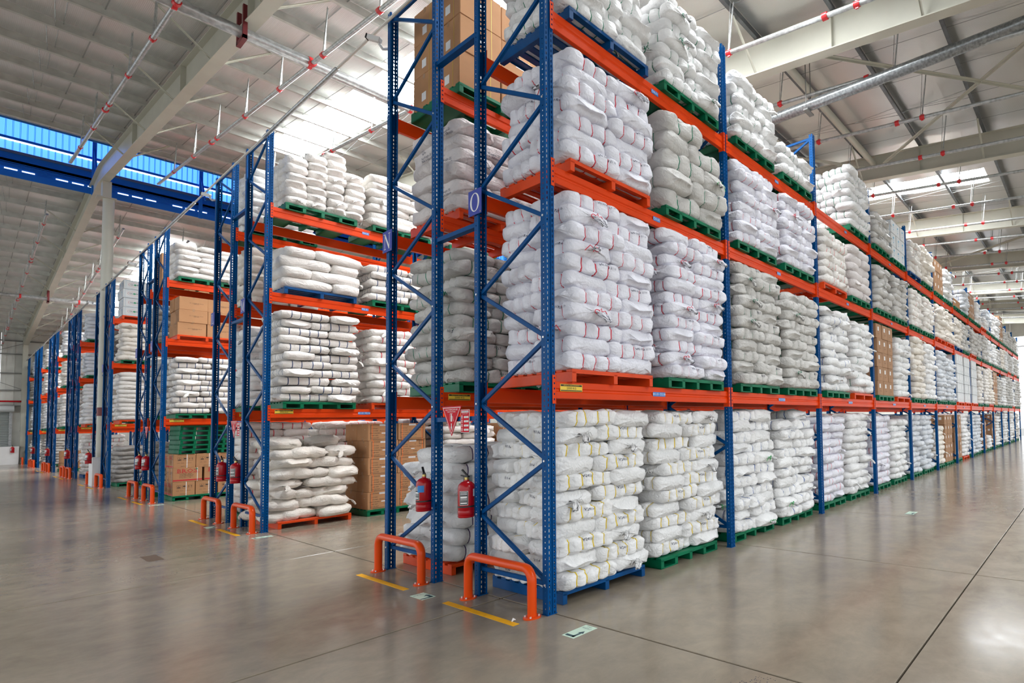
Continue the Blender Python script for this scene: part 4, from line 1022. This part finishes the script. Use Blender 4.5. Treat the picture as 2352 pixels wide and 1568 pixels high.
O={
 (0,0,0):('b','ys',11),(0,1,0):('g','ys',11),(1,0,0):('g','bs',11),(1,1,0):('g','bs',11),(2,0,0):('g','rw',11),(2,1,0):('g','we',11),(3,0,0):('g','rw',11),(3,1,0):('g','gt',11),
 (4,0,0):('g','wb',11),(4,1,0):('g','wb',11),(5,0,0):('g','wc',8),(5,1,0):('g','box','tag',.36,.5,.33,3,5),(6,0,0):('g','box','tag',.36,.5,.33,3,5),(6,1,0):('o','we',11),
 (7,0,0):('g','wb',11),(7,1,0):('g','wb',11),(8,0,0):('g','box','tag',.36,.5,.33,3,4),(8,1,0):('g','we',4),(9,0,0):('g','box','tag',.36,.5,.33,3,5),(9,1,0):('g','we',10),(10,0,0):('g','wg',11),(10,1,0):('g','we',11),(11,0,0):('g','wg',10),(11,1,0):('g','we',11),(12,0,0):('g','wc',11),(12,1,0):('g','wg',11),
 (0,0,1):('o','rs',11),(0,1,1):('g','rw',12),(1,0,1):('g','gg',11),(1,1,1):('g','gg',10),(2,0,1):('g','bs',10),(2,1,1):('o','gt',10),(3,0,1):('g','box','tag',.36,.5,.34,3,5),(3,1,1):('o','gt',10),
 (4,0,1):('g','wc',11),(4,1,1):('g','we',11),(5,0,1):('g','wb',11),(5,1,1):('g','wb',10),(6,0,1):('o','box','pale',.36,.5,.36,3,5),(6,1,1):('o','box','pale',.36,.5,.36,3,5),(7,0,1):('o','box','pale',.36,.5,.36,3,5),(7,1,1):('g','rr',11),
 (8,0,1):('g','rr',11),(8,1,1):('o','wc',11),(9,0,1):('g','box','tag',.36,.5,.34,3,5),(9,1,1):('g','wg',10),(10,0,1):('g','we',10),(10,1,1):('g','wg',11),(11,0,1):('g','wg',10),(11,1,1):('o','we',10),(12,0,1):('g','wg',11),(12,1,1):('g','wg',11),
 (0,0,2):('o','rs',7),(0,1,2):('g','lg',5),(1,0,2):('g','rw',8),(1,1,2):('g','rw',8),(2,0,2):('o','rr',7),(2,1,2):('g','nw',6),(3,0,2):('g','wg',7),(3,1,2):('g','wg',7),
 (4,0,2):('g','rr',7),(4,1,2):('g','rr',7),(5,0,2):('o','wc',7),(5,1,2):('o','wc',7),(6,0,2):('b','wc',7),(6,1,2):('g','wg',7),(7,0,2):('o','wg',7),(7,1,2):('g','wg',7),(8,0,2):('g','gg',7),(8,1,2):('g','we',7),
 (9,0,2):('g','we',7),(9,1,2):('g','wg',6),(10,0,2):('g','wc',7),(10,1,2):('g','we',7),(11,0,2):('o','wg',7),(11,1,2):('g','we',7),(12,0,2):('o','wg',7),(12,1,2):('g','we',7),
 (0,0,3):('b','gs',8),(0,1,3):('g','gs',7),(1,0,3):('g','gs',6),(1,1,3):('g','gs',3),(2,0,3):(None,None),(2,1,3):('g','gs',8),(3,0,3):('g','wg',5),(3,1,3):('g','box','globe',.36,.5,.34,3,3),
 (4,0,3):('b','rr',6),(4,1,3):('g','wc',7),(5,0,3):('g','box','tag',.36,.5,.36,3,3),(5,1,3):('g','we',7),(6,0,3):('g','box','plain',.5,.5,.3,2,1),(6,1,3):('g','wb',6),(7,0,3):('g','box','tag',.36,.5,.36,3,3),(7,1,3):('g','we',6),
 (8,0,3):('o','we',3),(8,1,3):('g','wb',7),(9,0,3):('g','we',7),(9,1,3):('g','we',7),(10,0,3):('g','box','tag',.36,.5,.36,3,4),(10,1,3):('g','wg',6),(11,0,3):('g','wg',6),(11,1,3):('g','wg',5),(12,0,3):('g','wg',6),(12,1,3):('g','we',5),
}
for (bay,slot,lv),spec in O.items(): place('O',0.0,bay,slot,lv,spec)
YN=D+G
for k,spec in {(0,0,0):('o','pw',7),(0,1,0):('g','ff',10),(1,0,0):('g','wc',10),(0,0,1):('g','gg',10),(0,1,1):('g','we',9),(1,0,1):('g','gg',9),(0,0,2):('o','nw',6),(0,1,2):('g','nw',6),(1,0,2):('g','wg',6),(0,0,3):('g','box','big',.52,.56,.44,2,3)}.items():
    place('N',YN,*k,spec)
YM=PER
for k,spec in {(0,0,0):('o','lc',8),(0,1,0):('g','box','lot',.52,.54,.345,2,5),(1,0,0):('g','ff',11),(1,1,0):('g','box','anchor',.4,.5,.34,2,5),(0,0,1):('g','ns',11),(0,1,1):('o','rr',10),(1,0,1):('g','rr',10),
               (0,0,2):('b','pf',4),(0,1,2):('g','ns',5),(1,0,2):('g','wc',6),(0,0,3):('g','er',7),(0,1,3):('g','ff',7),(1,0,3):('g','ff',4)}.items(): place('M',YM,*k,spec)
YL=PER+YN
for k,spec in {(0,0,0):('g','rr',12),(0,1,0):('g','rr',12),(1,0,0):('g','wg',12),(1,1,0):('g','ff',11),(0,0,1):('g','we',10),(0,0,2):('g','wc',7),(0,0,3):('g','we',8)}.items(): place('L',YL,*k,spec)
YK=2*PER
for k,spec in {(0,0,0):('g','box','logo',.40,.52,.36,3,3),(0,1,0):('g','box','logo',.40,.52,.36,2,3),(0,0,1):('g','ns',10),(0,1,1):('g','ns',9),(0,0,2):('o','box','plain',.52,.5,.34,2,3),(0,1,2):('g','ff',6),(0,0,3):('g','ff',6),(0,1,3):('g','ff',6)}.items(): place('K',YK,*k,spec)
for q in range(6): pallet('g',0.3+0.012*(q%3),YK+0.1,1.21+0.125*q,'in the pile of empties over the printed cartons, %s one from below'%ordw(q),False)
YJ=2*PER+YN
for k,spec in {(0,0,0):('g','fd',9),(0,0,1):('g','gg',10),(0,0,2):('g','fd',7),(0,0,3):('g','box','plain',.52,.5,.34,2,3)}.items(): place('J',YJ,*k,spec)
for m_,(sa,sb) in {3:({(0,0,0):('g','fd',8),(0,1,0):('g','rr',10),(0,0,1):('o','ff',11),(0,0,2):('g','wc',8),(0,0,3):('o','box','globe',.5,.5,.31,2,4)},{(0,0,1):('g','wc',10),(0,0,2):('g','fd',8)}),
                   4:({(0,0,0):('b','rr',11),(0,0,1):('o','we',11),(0,0,2):('g','fb',6),(0,0,3):('g','fb',7)},{(0,0,1):('g','wg',10),(0,0,2):('g','wc',7)}),
                   5:({(0,0,0):('g','box','plain',.52,.5,.3,2,3),(0,0,1):('g','rr',11),(0,0,2):('g','wc',8),(0,0,3):('g','we',8)},{(0,0,1):('g','wg',10)}),
                   6:({(0,0,0):('g','fd',10),(0,0,1):('g','we',10),(0,0,2):('o','ff',8),(0,0,3):('g','ff',7)},{(0,0,1):('g','wg',10)}),
                   7:({(0,0,0):('g','wc',9),(0,0,1):('g','we',10),(0,0,2):('g','fd',8),(0,0,3):('g','fb',6)},{})}.items():
    a,b=lets[m_]
    for k,spec in sa.items(): place(a,PER*m_,*k,spec)
    for k,spec in sb.items(): place(b,PER*m_+YN,*k,spec)

# single sacks for the ones that show largest, the rest as one object
cv=CAM
def score(p):
    q=Vector(p['p']); dd=(q-cv).length; vis={'A':1.0,'B':0.95,'D':0.7,'C':0.12}.get(p['role'],0.6)
    if p['role']=='C' and p['top']: vis=0.3 if q.z<4 else 0.1
    if p['p'][1]>1.3: vis*=0.62 if p['stack'].endswith('N') else 0.8
    if p['role']=='D' and p['p'][0]>1.4: vis*=0.15
    if p['kind']=='nw' and p['stack'].endswith('N') and p['p'][0]<1.4: vis*=2.2
    if p['kind']=='pf' and p['role']!='C': vis*=2.0
    return vis/dd**2
PLACES.sort(key=lambda p:-score(p))
NIND=300
used={}
ROLE={'A':'lengthwise on the aisle face','B':'end-on at the aisle face','C':'at the back','D':'on the rack-end side'}
for p in PLACES[:NIND]:
    me,parts=hi_meshes(p['kind'],p['v'])
    o=bpy.data.objects.new('sack',me); COL.objects.link(o); o.location=p['p']; o.rotation_euler=(p['tx'],p['ty'],p['a']); o.scale=(p['sc'],p['sc'],p['sc'])
    role=ROLE.get(p['role'])
    if role is None: role='%s column'%['first','second','third','fourth'][int(p['role'][1])]+(' behind' if p['role'][2]=='1' else '')
    if p['role'] in 'AB': role={'A':'lengthwise','B':'end-on'}[p['role']]
    if p['role']=='D': role='rack-end side'
    if p['role']=='C': role='rear corner'
    lab='%s sack, %s layer, %s, %s'%(p['look'],ordw(p['k']),role,p['stack'].replace(' bay',' bay'))
    tag(o,lab,'sack','sacks stacked on the pallets')
    for n,m2 in parts:
        c=bpy.data.objects.new(n,m2); COL.objects.link(c); c.parent=o
# the rest
allv=[]; allf=[]; mats_=[]; midx=[]; base=0
mlist=[]; 
def mslot(m):
    if m not in mlist: mlist.append(m)
    return mlist.index(m)
for p in PLACES[NIND:]:
    V,fs,mi=lo_arrays(p['kind'],p['v']); K=KIND[p['kind']]
    R=np.array(Matrix.Rotation(p['a'],3,'Z')@Matrix.Rotation(p['ty'],3,'Y')@Matrix.Rotation(p['tx'],3,'X'))
    P=(V*p['sc'])@R.T+np.array(p['p']); allv.append(P)
    a=mslot(SM[K[4]]); b=mslot(SMT[K[5]]) if K[5]!='none' else a
    allf.append((fs,base)); midx+= [b if q else a for q in mi]; base+=len(V)
V=np.concatenate(allv); loops=[]; starts=[]; tot=[]; n=0
for fs,bs in allf:
    for f in fs:
        starts.append(n); tot.append(len(f)); n+=len(f); loops.extend([i+bs for i in f])
me=bpy.data.meshes.new('sacks'); me.vertices.add(len(V)); me.vertices.foreach_set('co',V.ravel())
me.loops.add(n); me.loops.foreach_set('vertex_index',loops); me.polygons.add(len(starts)); me.polygons.foreach_set('loop_start',starts)
try: me.polygons.foreach_set('loop_total',tot)
except Exception: pass
for m in mlist: me.materials.append(m)
me.polygons.foreach_set('material_index',midx); me.polygons.foreach_set('use_smooth',[True]*len(starts)); me.update(calc_edges=True); me.validate()
o=obj('sacks',me); tag(o,'white and grey sacks stacked on all the more distant pallets of the racks','sack',None,'stuff')
print('sacks',len(PLACES),'stuff verts',len(V))

# ------------------------------------------------------------------ barriers, floor marks, extinguishers, signs, cameras
def barrier_mesh():
    r=0.04; R=0.11; h=0.43; w=1.07; pts=[(0,0,0.01)]
    pts.append((0,0,h-R)); 
    for k in range(1,7): a=PI/2*k/6; pts.append((0,R-R*math.cos(a),h-R+R*math.sin(a)))
    for k in range(0,7): a=PI/2*(1-k/6); pts.append((0,w-R+R*math.cos(a),h-R+R*math.sin(a)))
    pts.append((0,w,0.01)); mb=MB(); mb.tube(pts,r,16); return mb.mesh('tube',orange_b,True)
BT=barrier_mesh()
mb=MB(); mb.tube([(0,0,0),(0,0,0.012)],0.075,20); BF=mb.mesh('base_flange',orange_b,True)
mb=MB()
for k in range(4): a=PI/4+k*PI/2; mb.tube([(0.058*math.cos(a),0.058*math.sin(a),0.012),(0.058*math.cos(a),0.058*math.sin(a),0.026)],0.008,6)
BB=mb.mesh('anchor_bolts',MATS['bolt_zinc'])
def barrier(y,label):
    t=thing('guard_barrier',label,'barrier',(-0.135,y,0),'orange guard hoops at the rack ends')
    obj('hoop_tube',BT,t)
    for yy in (0,1.07): f=obj('base_flange',BF,t,(0,yy,0)); obj('anchor_bolts',BB,f)
def tape(y,label):
    mb=MB(); mb.box(0,0.06,0,1.2,0,0.0015); tag(obj('floor_tape',mb.mesh('floor_tape',yellow),None,(-0.34,y,0.0)),label,'floor marking','yellow floor strips')
def exit_sticker(x,y,w,h,rz,label):
    mb=MB(); fn=lambda u,v:(u,v,0.0012); mb.box(-w/2,w/2,-h/2,h/2,0,0.001)
    arrow=[(-.09,.02),(-.065,.02),(-.065,-.02),(-.0,-.02),(-.0,-.045),(.035,-.008),(-.0,.03),(-.0,.005),(-.04,.005),(-.04,.02)]
    a=MB()
    k=w/0.22
    q=[[(-.095,.055),(-.07,.055),(-.07,-.045),(-.095,-.045)],[(-.095,-.045),(-.02,-.045),(-.02,-.02),(-.095,-.02)],[(-.02,-.06),(.02,-.033),(-.02,.0),(-.02,-.06)]]
    mb.poly([fn(u*k,v*k) for u,v in q[0]],1); mb.poly([fn(u*k,v*k) for u,v in q[1]],1); mb.poly([fn(u*k,v*k) for u,v in q[2][:3]],1)
    for txt,s_,xx in (('安全出口',.026,.062),('EXIT',.024,.09)):
        put2d(mb,text2d(txt,s_*k*0.95),lambda u,v:(xx*k+v,-u,0.0012),1)
    tag(obj('exit_sticker',mb.mesh('exit_sticker',[pale_green,dark_teal]),None,(x,y,0.0),rz),label,'sticker','pale green exit stickers on the floor')
on_=['nearest rack','second rack','third rack','fourth rack','fifth rack','sixth rack','seventh rack','last rack']
for m_ in range(8):
    y=PER*m_
    if m_==3: barrier(y+0.06,'orange guard hoop right of the white column plinth'); barrier(y+2.1,'orange guard hoop left of the white column plinth')
    else:
        barrier(y+0.06,'orange guard hoop at the %s pair, camera-side one'%where[m_])
        if m_<7: barrier(y+2.1,'orange guard hoop at the %s pair, far one'%where[m_])
    if m_<6:
        tape(y+0.02,'yellow floor strip before the camera-side hoop of the %s pair'%where[m_]); tape(y+2.03,'yellow floor strip before the far hoop of the %s pair'%where[m_])
exit_sticker(-0.13,-0.595,0.24,0.15,0.0,'pale green exit sticker with a bent arrow, on bare floor right of the corner post')
exit_sticker(-0.33,1.63,0.26,0.13,PI/2,'pale green exit sticker between the two nearest yellow strips')
exit_sticker(-0.33,1.63+PER,0.26,0.13,PI/2,'pale green exit sticker between the yellow strips of the second pair')
exit_sticker(-0.15,PER-0.55,0.24,0.15,0.0,'pale green exit sticker by the corner post of the second pair')
exit_sticker(-0.15,2*PER-0.55,0.24,0.15,0.0,'pale green exit sticker by the corner post of the third pair')
exit_sticker(6.3,-1.45,0.3,0.16,0.0,'pale green exit sticker out on the right aisle floor')
mb=MB(); mb.box(-.075,.075,-.28,.28,0,0.0012); tag(obj('floor_patch',mb.mesh('floor_patch',mat('patch_brown',(0.12,0.08,0.05),0.5)),None,(-1.39,6.98,0.0),0.0),'brown square stain patch on the left aisle floor','patch')
mb=MB(); mb.tube([(0,0,0),(0.02,0.01,0.012),(0.035,0.0,0.004)],[0.006,0.012,0.004],8); tag(obj('paper_scrap',mb.mesh('paper_scrap',white,True),None,(-0.29,0.12,0.006)),'tiny white crumpled scrap lying on the nearest yellow strip','scrap')
# extinguisher
def lathe(prof,n=20):
    mb=MB(); vs=[]; 
    for r,z in prof: vs+=[(r*math.cos(2*PI*k/n),r*math.sin(2*PI*k/n),z) for k in range(n)]
    fs=[(i*n+k,i*n+(k+1)%n,(i+1)*n+(k+1)%n,(i+1)*n+k) for i in range(len(prof)-1) for k in range(n)]
    mb.add(vs,fs); return mb
EXB=lathe([(0.0,0),(0.072,0.0),(0.078,0.008),(0.078,0.02),(0.074,0.024),(0.078,0.03),(0.078,0.07),(0.075,0.075),(0.078,0.08),(0.078,0.30),(0.072,0.335),(0.05,0.36),(0.024,0.372),(0.022,0.385)]).mesh('cylinder_body',extred,True)
mb=lathe([(0.0795,0.105),(0.0797,0.113),(0.0795,0.121)]); EXR=mb.mesh('rubber_band',blackrub,True)
mb=MB(); mb.tube([(0,0,0.38),(0,0,0.41)],0.018,10,1); mb.box(-0.014,0.014,-0.03,0.03,0.41,0.425,0); mb.bar((-0.0,-0.02,0.42),(-0.02,0.035,0.49),0.02,0.012,0); mb.bar((0,0.0,0.415),(-0.01,0.06,0.43),0.018,0.01,0)
mb.tube([(0.0,0.02,0.40),(0.04,0.075,0.37),(0.05,0.08,0.25),(0.045,0.078,0.15)],0.008,8,0)
EXV=mb.mesh('valve_and_hose',[blackrub,brass],True)
def ext_label(front):
    mb=MB(); n=8
    def pan(a0,a1,z0,z1,m,rr=0.0788):
        P=[]; 
        for z in (z0,z1): P+=[(rr*math.cos(a0+(a1-a0)*k/n),rr*math.sin(a0+(a1-a0)*k/n),z) for k in range(n+1)]
        mb.add(P,[(k,k+1,n+2+k,n+1+k) for k in range(n)],m)
    a=math.radians(front)
    pan(a-.62,a+.42,0.13,0.275,0); pan(a-.58,a+.38,0.135,0.27,1,0.0792)
    for z0,z1 in ((0.255,0.262),(0.243,0.248),(0.235,0.239),(0.2,0.222),(0.185,0.192),(0.172,0.176),(0.145,0.16)): pan(a-.5,a+.3,z0,z1,0,0.0796)
    return mb
EXL=ext_label(215).mesh('instruction_label',[white,black]); 
def sticker(front,mm):
    mb=MB(); n=6; a0=math.radians(front); a1=a0+.85; P=[]
    for z in (0.215,0.29): P+=[(0.0802*math.cos(a0+(a1-a0)*k/n),0.0802*math.sin(a0+(a1-a0)*k/n),z) for k in range(n+1)]
    mb.add(P,[(k,k+1,n+2+k,n+1+k) for k in range(n)]); return mb.mesh('service_card',mm)
def extinguisher(x,y,label,rz=0,card=None,grp=True):
    t=thing('fire_extinguisher',label,'fire extinguisher',(x,y,0.8),'red extinguishers hung at the rack ends',rz)
    obj('cylinder_body',EXB,t); obj('rubber_band',EXR,t); obj('valve',EXV,t); obj('instruction_label',EXL,t)
    mb=MB(); mb.box(0.02,0.055,-0.02,0.02,0.36,0.43); obj('wall_hook',mb.mesh('wall_hook',galv),t)
    if card is not None: obj('service_card',sticker(card[0],card[1]),t)
bcard=mat('card_blue',(0.02,0.22,0.62),0.5); wcard=mat('card_white',(0.7,0.72,0.75),0.5)
extinguisher(-0.09,2.14,'red fire extinguisher with a blue card, hung on the N rack post',-0.5,(225,bcard))
extinguisher(-0.09,1.25,'red fire extinguisher beside the O rack post above the orange hoop',0.25,(275,wcard))
extinguisher(-0.09,PER+2.14,'red fire extinguisher on the L rack post, left of its pair',-0.3)
extinguisher(-0.09,PER+1.25,'red fire extinguisher beside the M rack post, with white label',0.2)
extinguisher(-0.09,2*PER+2.14,'red fire extinguisher with white card on the third pair, left one',0.0,(200,wcard))
extinguisher(-0.09,2*PER+1.25,'red fire extinguisher with white card on the third pair, right one',0.0,(200,wcard))
extinguisher(-0.285,25.25,'red fire extinguisher hung on the white column plinth',0.0,(200,wcard))
for m_ in (4,5,6): extinguisher(-0.1,PER*m_+1.6,'red fire extinguisher at the %s pair of racks'%where[m_],0,(200,wcard))
extinguisher(-0.5,56.25,'red fire extinguisher on the plinth by the far shutter',0)
def tri_sign(y,z,label):
    mb=MB(); w,h=0.41,0.325; fn=lambda u,v,o=0:(-o,-u,v)
    def tri(s,m,o): mb.poly([fn(-w/2*s,h*.36*s+(1-s)*.0,o),fn(0,-h*.64*s,o),fn(w/2*s,h*.36*s,o)],m)
    mb.add([(0,w/2,h*.36),(0,-w/2,h*.36),(0,0,-h*.64),(0.004,w/2,h*.36),(0.004,-w/2,h*.36),(0.004,0,-h*.64)],[(0,2,1),(3,4,5),(0,1,4,3),(1,2,5,4),(2,0,3,5)],0)
    tri(.90,1,.0006); tri(.84,0,.0010)
    put2d(mb,text2d('ALAT PEMADAM API',.028,1),lambda u,v:(-.0014,-u,v+.078),1); put2d(mb,text2d('FIRE EXTINGUISHER',.019,1),lambda u,v:(-.0014,-u,v+.055),1)
    put2d(mb,rect2d(-.013,.013,-.05,.018),lambda u,v:(-.0014,-u,v),1); put2d(mb,rect2d(-.007,.007,.018,.034),lambda u,v:(-.0014,-u,v),1)
    put2d(mb,rect2d(-.03,.02,.032,.038),lambda u,v:(-.0014,-u,v),1); put2d(mb,rect2d(-.031,-.026,-.045,.036),lambda u,v:(-.0014,-u,v),1)
    mb.poly([(-.0014,-.022,.01),(-.0014,-.028,.01),(-.0014,-.044,-.045),(-.0014,-.037,-.045)],1)
    put2d(mb,rect2d(-.008,.008,-.11,-.07),lambda u,v:(-.0014,-u,v),1); mb.poly([(-.0014,.018,-.105),(-.0014,0,-.15),(-.0014,-.018,-.105)],1)
    tag(obj('fire_sign',mb.mesh('fire_sign',[signred,white]),None,(-0.045,y,z)),label,'sign')
def rect_sign(y,z,label):
    mb=MB(); w,h=0.17,0.245; mb.box(0,0.004,-w/2,w/2,-h/2,h/2,1)
    f=lambda o:(lambda u,v:(-o,-u,v)); put2d(mb,rect2d(-w/2+.004,w/2-.004,-h/2+.004,h/2-.004),f(.0006),0)
    put2d(mb,rect2d(-.07,.07,.09,.11),f(.001),1); put2d(mb,text2d('CARA PENGGUNAAN',.014,1),lambda u,v:(-.0014,-u,v+.1),2); put2d(mb,text2d('FIRE EXTINGUISHER',.012,1),lambda u,v:(-.0014,-u,v+.077),1)
    for k in range(4):
        z0=.045-.045*k; put2d(mb,rect2d(-.02,.07,z0-.012,z0+.008),f(.001),1); put2d(mb,rect2d(-.065,-.05,z0-.018,z0+.016),f(.001),1); put2d(mb,text2d(str(k+1)+' ------',.014,1),lambda u,v:(-.0014,-u-.022,v+z0-.002),2)
    tag(obj('instruction_sign',mb.mesh('instruction_sign',[signred,white,black]),None,(-0.045,y,z)),label,'sign')
tri_sign(1.64,1.845,'red triangular fire extinguisher sign between the N and O racks'); rect_sign(1.365,1.795,'small red instruction sign beside the triangular sign, at rack O')
tri_sign(PER+1.64,1.845,'red triangular fire sign between the L and M racks'); rect_sign(PER+1.365,1.795,'small red instruction sign beside the triangular sign, at rack M')
tri_sign(2*PER+1.64,1.845,'red triangular fire sign on the third pair of racks')
# conduit over the rack ends, and the cameras on it
t=thing('conduit','pale thin conduit pipe running leftwards over the rack end tops','pipe',(-0.09,0,6.93))
mb=MB(); mb.tube([(0,-0.3,0),(0,YMAX-1.4,0)],0.016,8); obj('thin_tube',mb.mesh('thin_tube',mat('conduit_grey',(0.62,0.60,0.55),0.4),True),t)
for m_ in range(7):
    mb=MB(); mb.tube([(0,PER*m_+4.7,-0.0),(0,PER*m_+7.9,0)],0.027,10); obj('sleeve_tube',mb.mesh('sleeve_tube',galv,True),t)
def cctv(y,label):
    t=thing('security_camera',label,'camera',(-0.14,y,6.72))
    mb=MB(); mb.cbox(-0.16,0.06,-0.045,0.045,-0.045,0.045,0.012); o=obj('housing',mb.mesh('housing',cam_white),t); o.rotation_euler=(0,0.25,-0.9); o.scale=(.72,.72,.72)
    mb=MB(); mb.cbox(-0.185,-0.16,-0.047,0.047,-0.047,0.047,0.01); o=obj('lens_front',mb.mesh('lens_front',blackrub),t); o.rotation_euler=(0,0.25,-0.9); o.scale=(.72,.72,.72)
    mb=MB(); mb.tube([(0.02,0,-0.04),(0.06,-0.0,-0.09),(0.12,0,-0.05)],0.018,8); obj('bracket_arm',mb.mesh('bracket_arm',cam_white,True),t)
cctv(3.28,'white security camera on the top of rack N end frame'); cctv(PER+3.28,'white security camera on the top of rack L end frame')
cctv(2*PER+3.28,'white security camera on the end frame top of the third pair'); cctv(3*PER+3.28,'white security camera on the end frame top of the fourth pair')
